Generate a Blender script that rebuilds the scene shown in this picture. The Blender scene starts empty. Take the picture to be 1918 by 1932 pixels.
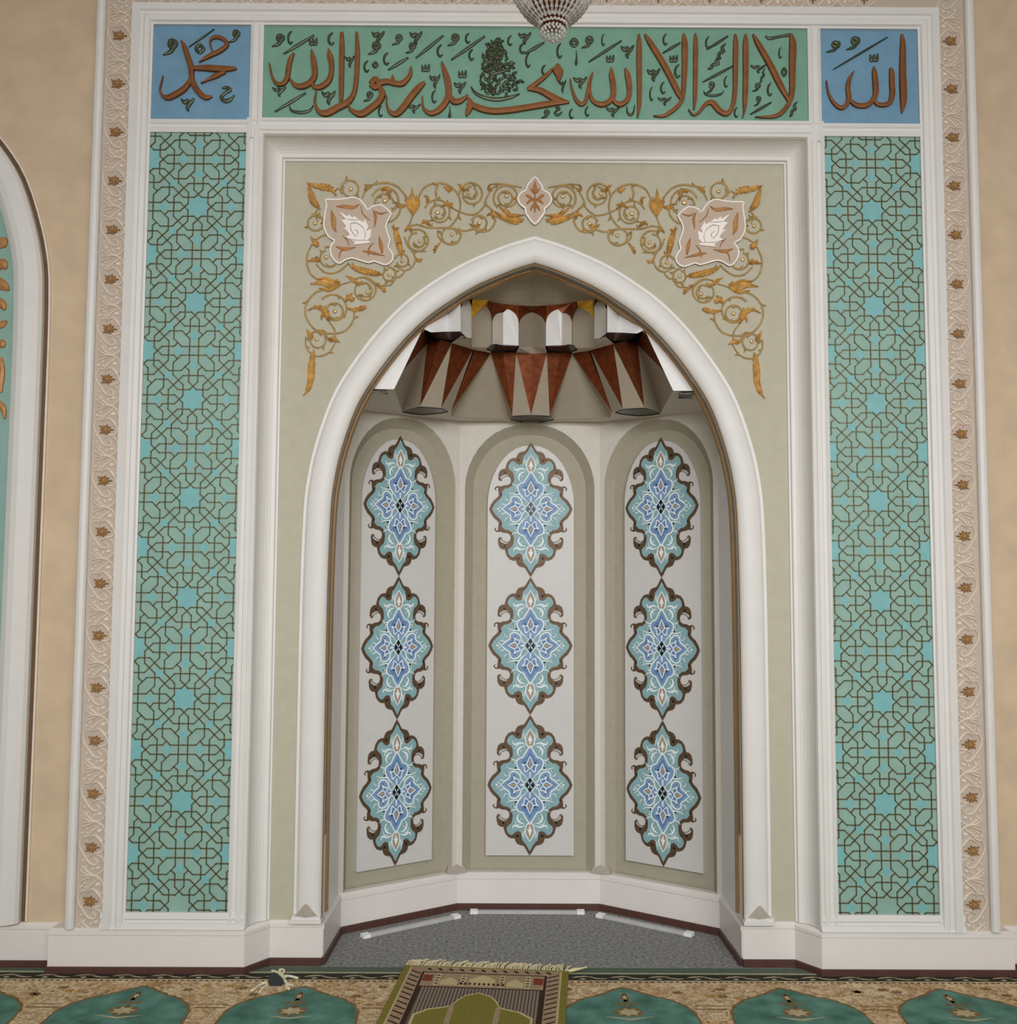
import bpy, bmesh, math, random
from mathutils import Vector, Matrix
from mathutils.geometry import tessellate_polygon
SC = bpy.context.scene
COL = SC.collection
PI = math.pi

# ------------------------------------------------------------------ camera
W, H, FOC = 1918.0, 1932.0, 1900.0
TILT, YAW, ROLL = .0719, -.0033, .0048
CPOS = Vector((-.120, -4.22, 1.543))
_f = Vector((-math.sin(YAW)*math.cos(TILT), math.cos(YAW)*math.cos(TILT), math.sin(TILT)))
_r = Vector((math.cos(YAW), math.sin(YAW), 0))
_u = _r.cross(_f)
_r2 = _r*math.cos(ROLL)+_u*math.sin(ROLL)
_u2 = -_r*math.sin(ROLL)+_u*math.cos(ROLL)
cam_d = bpy.data.cameras.new('camera'); cam = bpy.data.objects.new('camera', cam_d); COL.objects.link(cam)
cam_d.sensor_fit = 'VERTICAL'; cam_d.sensor_height = 24.0; cam_d.lens = FOC/H*24.0
cam_d.clip_start = .05
cam.matrix_world = Matrix(((_r2.x, _u2.x, -_f.x, CPOS.x), (_r2.y, _u2.y, -_f.y, CPOS.y), (_r2.z, _u2.z, -_f.z, CPOS.z), (0, 0, 0, 1)))
SC.camera = cam

# ------------------------------------------------------------------ world, lamps, exposure
SC.view_settings.view_transform = 'Standard'
SC.view_settings.look = 'None'
SC.view_settings.exposure = 0.0
SC.view_settings.gamma = 1.0
SC.view_settings.use_curve_mapping = False
wd = bpy.data.worlds.new('world'); SC.world = wd; wd.use_nodes = True
wd.node_tree.nodes['Background'].inputs[0].default_value = (1.0, .93, .85, 1)
wd.node_tree.nodes['Background'].inputs[1].default_value = .13

def area(name, loc, target, sx, sy, power, col):
    l = bpy.data.lights.new(name, 'AREA'); l.shape = 'RECTANGLE'; l.size = sx; l.size_y = sy
    l.energy = power; l.color = col
    o = bpy.data.objects.new(name, l); COL.objects.link(o); o.location = loc
    o.rotation_euler = (Vector(target)-Vector(loc)).to_track_quat('-Z', 'Y').to_euler()
    return o
wl = area('window_light', (.5, -7.2, 3.25), (.1, 0, 1.15), 6.0, 1.6, 97, (1.0, 1.0, .995))
wl.data.spread = math.radians(82)
area('ceiling_light', (0, -3.0, 5.3), (0, -.5, 0.3), 4.0, 1.6, 20, (1.0, .92, .80))

# ------------------------------------------------------------------ helpers
def U(px, py, Y):            # a picture point on the upright plane y = Y
    v = _f+_r2*((px-W/2)/FOC)+_u2*((H/2-py)/FOC)
    s = (Y-CPOS.y)/v.y
    p = CPOS+v*s
    return (p.x, p.z)
def U3(px, py, Y):
    a = U(px, py, Y); return Vector((a[0], Y, a[1]))
def Zp(px, py, z):           # a picture point on the level plane at height z
    v = _f+_r2*((px-W/2)/FOC)+_u2*((H/2-py)/FOC)
    s = (z-CPOS.z)/v.z
    return CPOS+v*s

def lin(c):
    c /= 255.0
    return c/12.92 if c <= .04045 else ((c+.055)/1.055)**2.4
def rgb(r, g, b, e=1.0):
    return (min(.95, lin(r)/e), min(.95, lin(g)/e), min(.95, lin(b)/e), 1)

def mat(name, col, rough=.6, metal=0.0, noise=.06, scale=30.0, bump=0.0, bscale=200.0, col2=None, spec=.35, trans=0.0):
    m = bpy.data.materials.new(name); m.use_nodes = True
    nt = m.node_tree; b = nt.nodes['Principled BSDF']
    tc = nt.nodes.new('ShaderNodeTexCoord')
    n = nt.nodes.new('ShaderNodeTexNoise'); n.inputs['Scale'].default_value = scale; n.inputs['Detail'].default_value = 4
    nt.links.new(tc.outputs['Object'], n.inputs['Vector'])
    cr = nt.nodes.new('ShaderNodeValToRGB')
    cr.color_ramp.elements[0].position = .3; cr.color_ramp.elements[1].position = .7
    c2 = col2 if col2 else tuple(min(1, x*(1+noise)) for x in col[:3])+(1,)
    c1 = col if col2 else tuple(x*(1-noise) for x in col[:3])+(1,)
    cr.color_ramp.elements[0].color = c1; cr.color_ramp.elements[1].color = c2
    nt.links.new(n.outputs['Fac'], cr.inputs[0]); nt.links.new(cr.outputs[0], b.inputs['Base Color'])
    b.inputs['Roughness'].default_value = rough; b.inputs['Metallic'].default_value = metal
    b.inputs['Specular IOR Level'].default_value = spec
    if trans: b.inputs['Transmission Weight'].default_value = trans
    if bump:
        n2 = nt.nodes.new('ShaderNodeTexNoise'); n2.inputs['Scale'].default_value = bscale; n2.inputs['Detail'].default_value = 3
        nt.links.new(tc.outputs['Object'], n2.inputs['Vector'])
        bp = nt.nodes.new('ShaderNodeBump'); bp.inputs['Strength'].default_value = bump; bp.inputs['Distance'].default_value = .004
        nt.links.new(n2.outputs['Fac'], bp.inputs['Height']); nt.links.new(bp.outputs[0], b.inputs['Normal'])
    return m

E0 = .80
M = {}
M['beige'] = mat('beige_plaster', rgb(191, 171, 145, E0), .8, noise=.07, scale=9, bump=.25, bscale=60)
M['white'] = mat('white_paint', rgb(207, 206, 203, E0), .45, noise=.02, scale=12)
M['base'] = mat('baseboard_white', rgb(212, 207, 203, E0), .4, noise=.02, scale=8)
M['sage'] = mat('sage_paint', rgb(170, 166, 148, E0), .65, noise=.04, scale=20)
M['cream'] = mat('relief_cream', rgb(210, 199, 184, E0), .55, noise=.05)
M['strip'] = mat('border_ground', rgb(178, 164, 151, E0), .7, noise=.05)
M['turq'] = mat('turquoise_panel', rgb(130, 163, 153, E0), .5, noise=.06, scale=14)
M['star'] = mat('turquoise_star', rgb(114, 168, 170, E0), .45, noise=.05)
M['lattice'] = mat('bronze_strap', rgb(98, 92, 64, E0), .38, .35, noise=.2, scale=60)
M['green'] = mat('green_panel', rgb(108, 150, 132, E0), .5, noise=.07, scale=16)
M['blue'] = mat('blue_panel', rgb(102, 140, 166, E0), .5, noise=.06, scale=16)
M['letter'] = mat('copper_gold', rgb(117, 73, 38, E0), .45, .35, noise=.18, scale=25)
M['dark'] = mat('gilt_dark_reflection', rgb(66, 72, 54, E0), .4, .45, noise=.2, scale=40)  # same metal as the letters, its dark reflections put into the colour
M['gold'] = mat('gold_leaf', rgb(196, 156, 90, E0), .34, .35, noise=.3, scale=45)
M['stem'] = mat('antique_gold', rgb(178, 154, 106, E0), .4, .45, noise=.15, scale=40)
M['pinktan'] = mat('pink_tan', rgb(176, 160, 143, E0), .6, noise=.04)
M['tan'] = mat('tan_leaf', rgb(168, 122, 78, E0), .5, .2, noise=.15, scale=50)
M['lotus'] = mat('white_lotus', rgb(226, 218, 214, E0), .5, noise=.03)
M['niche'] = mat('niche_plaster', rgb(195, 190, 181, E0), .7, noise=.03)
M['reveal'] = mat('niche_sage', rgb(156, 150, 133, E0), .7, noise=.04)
M['panel'] = mat('white_panel', rgb(191, 189, 187, E0), .4, noise=.02)
M['lit'] = mat('lit_plaster', rgb(214, 213, 212, E0), .4, noise=.02)  # light on room-facing plaster put into a paler tone
M['plaster'] = mat('shaded_vault_plaster', rgb(147, 137, 120, E0), .65, noise=.03)  # shade of vault facets, recessed cells and dome put into greyer plaster
M['copper'] = mat('copper_leaf', rgb(110, 55, 27, E0), .38, .5, noise=.3, scale=35)
M['bright'] = mat('bright_gold', rgb(236, 168, 50, E0), .3, .5, noise=.25, scale=60)
M['mirror'] = mat('dark_mirror', rgb(40, 43, 48), .22, .0, noise=.15, scale=30)
M['bord'] = mat('medallion_bronze', rgb(94, 76, 57, E0), .5, .4, noise=.12, scale=30)
M['mdeep'] = mat('medallion_deep_blue', rgb(92, 122, 164, E0), .45, noise=.1, scale=40)
M['bline'] = mat('medallion_line', rgb(78, 60, 44, E0), .5, noise=.1)
M['stopshade'] = mat('shaded_stop_plaster', rgb(158, 150, 140, E0), .8, noise=.06)  # shade on the sloping stops put into the plaster colour
M['mfield'] = mat('medallion_turquoise', rgb(126, 160, 166, E0), .45, noise=.08, scale=40)
M['mblue'] = mat('medallion_blue', rgb(116, 146, 180, E0), .45, noise=.12, scale=40)
M['mwhite'] = mat('medallion_white', rgb(220, 228, 232, E0), .45, noise=.02)
M['mblack'] = mat('medallion_black', rgb(28, 26, 30), .35, noise=.1)
M['mtan'] = mat('medallion_tan', rgb(158, 140, 122, E0), .45, noise=.1)
M['skirt'] = mat('brown_skirting', rgb(78, 52, 46, E0), .45, noise=.12, scale=20)
M['jamb'] = mat('jamb_gold', rgb(150, 116, 72, E0), .4, .35, noise=.1)
M['jambdark'] = mat('jamb_brown', rgb(96, 74, 52, E0), .6, noise=.1)
M['grey'] = mat('grey_carpet', rgb(129, 129, 127, E0), .95, noise=.45, scale=70, bump=.6, bscale=300)
M['tube'] = mat('white_plastic', rgb(172, 172, 172, E0), .4)
M['cap'] = mat('white_cap', rgb(232, 232, 230, E0), .4)
M['cord'] = mat('white_cord', rgb(212, 206, 180, E0), .8, bump=.5, bscale=400)
M['pouch'] = mat('dark_cloth', rgb(46, 52, 58, E0), .8)

def add(name, me, m, parent=None, loc=(0, 0, 0)):
    o = bpy.data.objects.new(name, me); COL.objects.link(o); o.location = loc
    if m is not None:
        me.materials.clear(); me.materials.append(m)
    if parent is not None:
        o.parent = parent
    return o
def thing(name, label, cat, loc=(0, 0, 0), rz=0.0, group=None):
    o = bpy.data.objects.new(name, None); COL.objects.link(o); o.empty_display_size = .1
    o.location = loc; o.rotation_euler = (0, 0, rz)
    tag(o, label, cat, group); return o
def tag(o, label, cat, group=None):
    o['label'] = label; o['category'] = cat
    if group: o['group'] = group
def world_child(o, parent):   # keep world-space mesh coordinates below a placed Empty
    o.parent = parent
    o.matrix_parent_inverse = (Matrix.Translation(parent.location) @ parent.rotation_euler.to_matrix().to_4x4()).inverted()
    return o
def part(name, mb, m, parent):
    return world_child(mb.obj(name, m), parent)
def struct(o):
    o['kind'] = 'structure'; return o

class MB:
    def __init__(s): s.v = []; s.f = []
    def add(s, vs, fs):
        n = len(s.v); s.v += [tuple(p) for p in vs]; s.f += [tuple(i+n for i in f) for f in fs]; return s
    def mesh(s, name, smooth=False):
        me = bpy.data.meshes.new(name); me.from_pydata(s.v, [], s.f); me.update()
        bm = bmesh.new(); bm.from_mesh(me); bmesh.ops.recalc_face_normals(bm, faces=bm.faces[:]) if s.recalc else None
        bm.to_mesh(me); bm.free()
        if smooth:
            for p in me.polygons: p.use_smooth = True
        return me
    recalc = True
    def obj(s, name, m, parent=None, loc=(0, 0, 0), smooth=False):
        return add(name, s.mesh(name, smooth), m, parent, loc)
    def box(s, x0, x1, y0, y1, z0, z1):
        return s.add([(x0, y0, z0), (x1, y0, z0), (x1, y1, z0), (x0, y1, z0), (x0, y0, z1), (x1, y0, z1), (x1, y1, z1), (x0, y1, z1)],
                     [(0, 1, 5, 4), (1, 2, 6, 5), (2, 3, 7, 6), (3, 0, 4, 7), (4, 5, 6, 7), (3, 2, 1, 0)])
    def prism(s, poly, y0, y1, bev=0.0):
        """flat outline in (x, z) standing from y1 (back) to y0 (front, smaller y)"""
        if area2(poly) < 0: poly = poly[::-1]
        n = len(poly)
        front = poly
        tris = tessellate_polygon([[Vector((a, b, 0)) for a, b in front]])
        vs = [(a, y0, b) for a, b in front]+[(a, y1, b) for a, b in poly]
        fs = [tuple(t) for t in tris]
        for i in range(n):
            j = (i+1) % n
            fs.append((i, j, n+j, n+i))
        return s.add(vs, fs)
    def slab(s, poly, z0, z1):
        """flat outline in (x, y) lying from z0 to z1 (top)"""
        n = len(poly)
        tris = tessellate_polygon([[Vector((a, b, 0)) for a, b in poly]])
        vs = [(a, b, z1) for a, b in poly]+[(a, b, z0) for a, b in poly]
        fs = [tuple(t) for t in tris]
        for i in range(n):
            j = (i+1) % n
            fs.append((i, j, n+j, n+i))
        return s.add(vs, fs)
    def ribbon(s, pts, y0, h, ridge=.5, closed=False, sub=4):
        """raised strap: pts (x, z, width) on plane y0, height h towards -y"""
        P = spline(pts, sub, closed) if sub > 1 else [Vector(p) for p in pts]
        n = len(P); vs = []; fs = []
        for i in range(n):
            a = P[(i-1) % n] if (closed or i > 0) else P[i]
            b = P[(i+1) % n] if (closed or i < n-1) else P[i]
            t = Vector((b.x-a.x, b.y-a.y)); t = t.normalized() if t.length > 1e-9 else Vector((1, 0))
            nx, nz = -t.y, t.x; w = max(P[i].z, .0004)/2
            for k, (q, d) in enumerate(((1, 0), (.82, ridge), (0, 1), (-.82, ridge), (-1, 0))):
                vs.append((P[i].x+nx*w*q, y0-h*d, P[i].y+nz*w*q))
        for i in range(n if closed else n-1):
            j = (i+1) % n
            for k in range(4):
                fs.append((i*5+k, i*5+k+1, j*5+k+1, j*5+k))
        if not closed:
            fs.append((0, 1, 2, 3, 4)); q = (n-1)*5; fs.append((q+4, q+3, q+2, q+1, q))
        return s.add(vs, fs)
    def disc(s, cx, cz, r, y0, h, n=10, rz=None):
        rz = rz or r
        vs = [(cx, y0-h, cz)]+[(cx+.75*r*math.cos(2*PI*k/n), y0-h*.8, cz+.75*rz*math.sin(2*PI*k/n)) for k in range(n)]+[(cx+r*math.cos(2*PI*k/n), y0, cz+rz*math.sin(2*PI*k/n)) for k in range(n)]
        fs = []
        for k in range(n):
            j = (k+1) % n
            fs.append((0, 1+k, 1+j)); fs.append((1+k, 1+n+k, 1+n+j, 1+j))
        return s.add(vs, fs)
    def tube(s, pts, r, n=6, sub=4, closed=False):
        P = spline3(pts, sub, closed); vs = []; fs = []; m = len(P)
        for i in range(m):
            a = P[i-1] if (i > 0 or closed) else P[i]; b = P[(i+1) % m] if (i < m-1 or closed) else P[i]
            t = (b-a).normalized(); up = Vector((0, 0, 1)) if abs(t.z) < .9 else Vector((1, 0, 0))
            e1 = t.cross(up).normalized(); e2 = e1.cross(t)
            for k in range(n):
                ang = 2*PI*k/n; vs.append(P[i]+(e1*math.cos(ang)+e2*math.sin(ang))*r)
        for i in range(m if closed else m-1):
            j = (i+1) % m
            for k in range(n):
                l = (k+1) % n; fs.append((i*n+k, i*n+l, j*n+l, j*n+k))
        if not closed:
            fs.append(tuple(range(n))); fs.append(tuple((m-1)*n+k for k in range(n))[::-1])
        return s.add(vs, fs)
    def lathe(s, prof, cx, cy, n=24):
        vs = []; fs = []
        for r, z in prof:
            for k in range(n):
                vs.append((cx+r*math.cos(2*PI*k/n), cy+r*math.sin(2*PI*k/n), z))
        for i in range(len(prof)-1):
            for k in range(n):
                l = (k+1) % n; fs.append((i*n+k, i*n+l, (i+1)*n+l, (i+1)*n+k))
        return s.add(vs, fs)
    def ball(s, c, r, n=6, m=4):
        vs = [(c[0], c[1], c[2]+r)]; fs = []
        for i in range(1, m):
            th = PI*i/m
            for k in range(n):
                vs.append((c[0]+r*math.sin(th)*math.cos(2*PI*k/n), c[1]+r*math.sin(th)*math.sin(2*PI*k/n), c[2]+r*math.cos(th)))
        vs.append((c[0], c[1], c[2]-r))
        for k in range(n):
            l = (k+1) % n; fs.append((0, 1+k, 1+l)); q = 1+(m-2)*n; fs.append((q+l, q+k, len(vs)-1))
        for i in range(m-2):
            for k in range(n):
                l = (k+1) % n; fs.append((1+i*n+k, 1+(i+1)*n+k, 1+(i+1)*n+l, 1+i*n+l))
        return s.add(vs, fs)
    def face(s, *pts):
        return s.add(pts, [tuple(range(len(pts)))])

def area2(p):
    return sum(p[i][0]*p[(i+1) % len(p)][1]-p[(i+1) % len(p)][0]*p[i][1] for i in range(len(p)))
def spline(pts, sub=4, closed=False):
    P = [Vector((p[0], p[1], p[2] if len(p) > 2 else 0)) for p in pts]; n = len(P)
    if n < 3: return P
    out = []
    rng = n if closed else n-1
    for i in range(rng):
        p1, p2 = P[i], P[(i+1) % n]
        p0 = P[(i-1) % n] if (closed or i > 0) else p1*2-p2
        p3 = P[(i+2) % n] if (closed or i < n-2) else p2*2-p1
        for k in range(sub):
            t = k/sub
            out.append(.5*((2*p1)+(-p0+p2)*t+(2*p0-5*p1+4*p2-p3)*t*t+(-p0+3*p1-3*p2+p3)*t**3))
    if not closed: out.append(P[-1])
    return out
def spline3(pts, sub, closed=False):
    return spline(pts, sub, closed) if sub > 1 else [Vector(p) for p in pts]
def sm(poly, sub=3, closed=True):       # smoothed 2-D outline
    return [(p.x, p.y) for p in spline([(a, b, 0) for a, b in poly], sub, closed)]
def mirx(poly): return [(-a,)+tuple(q) for a, *q in poly]

def frame(path, prof, closed=False):
    """moulding: path in (x, z), prof = list of (offset to the left of travel, y)"""
    n = len(path); mb = MB(); P = [Vector((a, b)) for a, b in path]; vs = []; fs = []; k = len(prof)
    for i in range(n):
        d1 = (P[i]-P[i-1]).normalized() if (closed or i > 0) else None
        d2 = (P[(i+1) % n]-P[i]).normalized() if (closed or i < n-1) else None
        if d1 is None: d1 = d2
        if d2 is None: d2 = d1
        n1 = Vector((-d1.y, d1.x)); n2 = Vector((-d2.y, d2.x))
        m = (n1+n2); m = m/m.dot(n1) if m.length > 1e-6 else n1
        for o, y in prof: vs.append((P[i].x+m.x*o, y, P[i].y+m.y*o))
    for i in range(n if closed else n-1):
        j = (i+1) % n
        for q in range(k-1): fs.append((i*k+q, i*k+q+1, j*k+q+1, j*k+q))
    if not closed:
        fs.append(tuple(range(k))); fs.append(tuple((n-1)*k+q for q in range(k))[::-1])
    return mb.add(vs, fs)
def plan_sweep(path, prof):
    """skirting: path in (x, y), prof = list of (offset to the right of travel, z)"""
    n = len(path); mb = MB(); P = [Vector((a, b)) for a, b in path]; vs = []; fs = []; k = len(prof)
    for i in range(n):
        d1 = (P[i]-P[i-1]).normalized() if i > 0 else (P[1]-P[0]).normalized()
        d2 = (P[i+1]-P[i]).normalized() if i < n-1 else d1
        n1 = Vector((d1.y, -d1.x)); n2 = Vector((d2.y, -d2.x))
        m = (n1+n2); m = m/max(.3, m.dot(n1))
        for o, z in prof: vs.append((P[i].x+m.x*o, P[i].y+m.y*o, z))
    for i in range(n-1):
        for q in range(k-1): fs.append((i*k+q, i*k+q+1, (i+1)*k+q+1, (i+1)*k+q))
    fs.append(tuple(range(k))); fs.append(tuple((n-1)*k+q for q in range(k))[::-1])
    return mb.add(vs, fs)

FM = -.118                     # front of the projecting surround
BACK = -.10                    # plane the panels lie on

# ------------------------------------------------------------------ setting: floor, walls
struct(MB().box(-4.5, 4.5, -9, 2.0, -.06, 0).obj('floor', M['grey']))
mb = MB()
mb.box(-4.5, -1.80, -.04, .10, 0, 5.2); mb.box(1.80, 4.5, -.04, .10, 0, 5.2); mb.box(-1.80, 1.80, -.04, .10, 4.25, 5.2)
struct(mb.obj('wall_back', M['beige']))
mb = MB()
mb.box(-1.855, -1.14, -.094, .10, 0, 4.27); mb.box(1.14, 1.855, -.094, .10, 0, 4.27); mb.box(-1.14, 1.14, -.094, .10, 3.42, 4.27)
struct(mb.obj('wall_front', M['strip']))

# inner arch line (right half, apex to foot), mirrored for the whole opening
ARC_R = [(0, 2.907), (.05, 2.892), (.102, 2.873), (.238, 2.813), (.35, 2.745), (.463, 2.661), (.575, 2.545), (.685, 2.394), (.752, 2.272), (.807, 2.107), (.835, 1.972), (.848, 1.838), (.855, 1.55), (.857, 1.11), (.857, .19)]
def arc_pts(off=0.0, foot=None):
    R = [(p.x, p.y) for p in spline([(a, b, 0) for a, b in ARC_R[1:]], 3)]
    R = [(0, 2.907)]+R
    out = []
    for i, (x, z) in enumerate(R):
        a = Vector(R[max(0, i-1)]); b = Vector(R[min(len(R)-1, i+1)])
        t = (b-a).normalized(); nrm = Vector((-t.y, t.x))
        if i == 0: nrm = Vector((0, 1/.95))
        if i == 1: nrm = (Vector((0.2, .98))).normalized()
        out.append((x+nrm.x*off, z+nrm.y*off))
    if foot is not None: out[-1] = (out[-1][0], foot)
    return out
def arch_path(off=0.0):
    R = arc_pts(off); L = [(-a, b) for a, b in R[1:]]
    return L[::-1]+R           # left foot -> apex -> right foot
hole = arch_path(.03)
poly = [(-1.10, .10), (-1.10, 3.40), (1.10, 3.40), (1.10, .10), (hole[-1][0], .10)]+hole[::-1]+[(hole[0][0], .10)]
struct(MB().prism(poly, 0, .05).obj('wall_spandrel', M['sage']))

# niche walls with arched recesses -----------------------------------------
Z1 = 2.345
def arch_out(hw, zs, za, z0, n=9, pw=.86):
    """pointed arch outline, left foot -> apex -> right foot"""
    L = [(-hw, z0), (-hw, zs)]
    for i in range(1, n):
        t = i/n*PI/2
        L.append((-hw*math.cos(t)**pw, zs+(za-zs)*math.sin(t)**1.12*1.0))
    R = [(-a, b) for a, b in L[::-1]]
    return L+[(0, za)]+R
def niche_wall(name, length, x, y, rz, ho, hi):
    ao = arch_out(ho, 2.02, 2.332, .15); ai = arch_out(hi, 2.02, 2.285, .15)
    mb = MB(); h = length/2
    mb.prism([(-h, 0), (-h, Z1+.02), (h, Z1+.02), (h, 0), (ao[-1][0], 0)]+ao[::-1]+[(ao[0][0], 0)], 0, .03)
    o = mb.obj(name, M['niche']); o.location = (x, y, 0); o.rotation_euler = (0, 0, rz); struct(o)
    mb = MB()
    n = len(ao); vs = [(a, 0, b) for a, b in ao]+[(a, .045, b) for a, b in ai]
    mb.add(vs, [(i, i+1, n+i+1, n+i) for i in range(n-1)])
    mb.prism([(ai[0][0], 0)]+ai+[(ai[-1][0], 0)], .045, .06)
    o2 = mb.obj('niche_recess', M['reveal'], o)
    return o
AX, AY, BX, BY = .852, .36, .345, .705
SL = math.hypot(AX-BX, BY-AY); SA = math.atan2(BY-AY, AX-BX)
niche_wall('wall_niche_back', 2*BX, 0, BY, 0, .318, .278)
niche_wall('wall_niche_left', SL, -(AX+BX)/2, (AY+BY)/2, SA, .283, .25)
niche_wall('wall_niche_right', SL, (AX+BX)/2, (AY+BY)/2, -SA, .283, .25)
for sgn, nm in ((-1, 'wall_jamb_left'), (1, 'wall_jamb_right')):
    mb = MB(); x0, x1 = sorted((sgn*AX, sgn*(AX+.03)))
    mb.box(x0, x1, .06, AY, 0, Z1+.05)
    struct(mb.obj(nm, M['lit']))  # paler plaster stands in for light reaching the jamb
    mb = MB(); x0, x1 = sorted((sgn*(AX-.004), sgn*(AX+.03)))
    mb.box(x0, x1, .012, .06, .02, 1.75)
# unseen enclosure added behind the niche so that no sky light seeps in from behind the wall
mb = MB(); mb.box(-1.3, 1.3, 1.05, 1.1, 0, 4.2); mb.box(-1.3, -1.25, .1, 1.05, 0, 4.2); mb.box(1.25, 1.3, .1, 1.05, 0, 4.2); mb.box(-1.3, 1.3, .1, 1.05, 3.3, 3.35)
struct(mb.obj('light_block_rear', M['niche']))

# baseboards -----------------------------------------------------------------
bp = [(0, .029), (0, .150), (.004, .153), (.004, .166), (-.010, .176), (-.05, .176)]
sk = [(.008, 0), (.008, .028), (.005, .031), (-.03, .031)]
PL = [(-4.5, -.055), (-1.918, -.055), (-1.918, -.120), (-1.143, -.120), (-1.066, -.016), (-.854, -.016), (-.854, .36)]
PN = [(-.850, -.012), (-.838, .352), (-.340, .690), (.340, .690), (.838, .352), (.850, -.012)]
PR = [(-a, b) for a, b in PL[::-1]]
PR[-2] = (1.908, -.055); PR[-3] = (1.908, -.120)
bn = [(0, .029), (0, .142), (.003, .145), (.003, .160), (-.012, .172), (-.05, .172)]
for nm, p, pr in (('baseboard_left', PL[:6], bp), ('baseboard_niche', PN, bn), ('baseboard_right', PR[1:], bp)):
    struct(plan_sweep(p, pr).obj(nm, M['base']))
    o = plan_sweep(p, sk).obj({'baseboard_left': 'trim_1', 'baseboard_niche': 'trim_2', 'baseboard_right': 'trim_3'}[nm], M['skirt']); struct(o)

# ------------------------------------------------------------------ white mouldings of the surround
LX0, LX1, LZ0, LZ1 = 1.617, 1.205, .239, 3.431      # lattice panels
TZ0, TZ1, GX = 3.487, 3.901, 1.150                  # top panels
def rect(x0, x1, z0, z1): return [(x0, z0), (x1, z0), (x1, z1), (x0, z1)]   # anticlockwise: left of travel = inside
# outer frame: profile from outside to the inner edge
pf_outer = [(0, -.094), (0, -.128), (.030, -.132), (.036, -.124), (.050, -.124), (.056, -.130), (.074, -.126), (.080, -.118), (.088, -.116), (.088, -.098)]
path = [(-1.705, .176), (-1.705, 3.988), (1.705, 3.988), (1.705, .176)]
struct(frame(path[::-1], pf_outer).obj('trim_4', M['white']))
# small frames round the lattice panels and the top panels: cross bars
mb = MB()
def bar_h(x0, x1, z0, z1):
    q = [(0, -.098), (0, -.114), ((z1-z0)*.3, -.120), ((z1-z0)*.42, -.113), ((z1-z0)*.58, -.113), ((z1-z0)*.7, -.120), (z1-z0, -.114), (z1-z0, -.098)]
    vs = [(x, y, z0+o) for x in (x0, x1) for o, y in q]; k = len(q)
    mb.add(vs, [(i, i+1, k+i+1, k+i) for i in range(k-1)])
def bar_v(x0, x1, z0, z1):
    w = x1-x0
    q = [(0, -.098), (0, -.114), (w*.25, -.121), (w*.4, -.1165), (w*.6, -.1165), (w*.75, -.121), (w, -.114), (w, -.098)]
    vs = [(x0+o, y, z) for z in (z0, z1) for o, y in q]; k = len(q)
    mb.add(vs, [(i, i+1, k+i+1, k+i) for i in range(k-1)])
for s in (-1, 1):
    a, b = sorted((s*LX0, s*LX1)); bar_h(a-.01, b+.01, LZ1, TZ0)
    a, b = sorted((s*GX, s*LX1)); bar_v(a, b, TZ0-.08, TZ1+.01)
struct(mb.obj('trim_5', M['white']))
# sills below the lattice panels
mb = MB()
for s in (-1, 1):
    a, b = sorted((s*(LX0+.10), s*1.143))
    q = [(.239, -.098), (.239, -.116), (.214, -.120), (.208, -.112), (.200, -.112), (.196, -.122), (.186, -.124), (.176, -.130), (.174, -.10)]
    k = len(q); vs = [(x, y, z) for x in (a, b) for z, y in q]
    mb.add(vs, [(i, i+1, k+i+1, k+i) for i in range(k-1)])
struct(mb.obj('trim_6', M['white']))
# inner splayed frame: from the panels down to the sage wall
pf_in = [(-.008, -.098), (-.008, -.116), (.004, -.120), (.010, -.114), (.022, -.114), (.026, -.120), (.044, -.120), (.048, -.114), (.056, -.118), (.062, -.118), (.066, -.108)]+[(.066+.055*(1-math.cos(PI/2*i/7)), -.108+.084*math.sin(PI/2*i/7)) for i in range(1, 8)]+[(.124, -.022), (.126, -.012), (.133, -.010), (.137, 0.01)]
path = [(-LX1, .178), (-LX1, TZ0), (LX1, TZ0), (LX1, .178)]
struct(frame(path[::-1], pf_in).obj('trim_7', M['white']))
# thin outer strips beyond the floral border
for s, nm in ((-1, 'trim_8'), (1, 'trim_9')):
    a, b = sorted((s*1.857, s*1.820))
    w = b-a
    q = [(0, -.04), (0, -.118), (.006, -.126), (w*.5, -.130), (w-.006, -.126), (w, -.118), (w, -.09)]
    k = len(q); vs = [(a+o, y, z) for z in (.176, 4.27) for o, y in q]
    struct(MB().add(vs, [(i, i+1, k+i+1, k+i) for i in range(k-1)]).obj(nm, M['white']))

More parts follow.
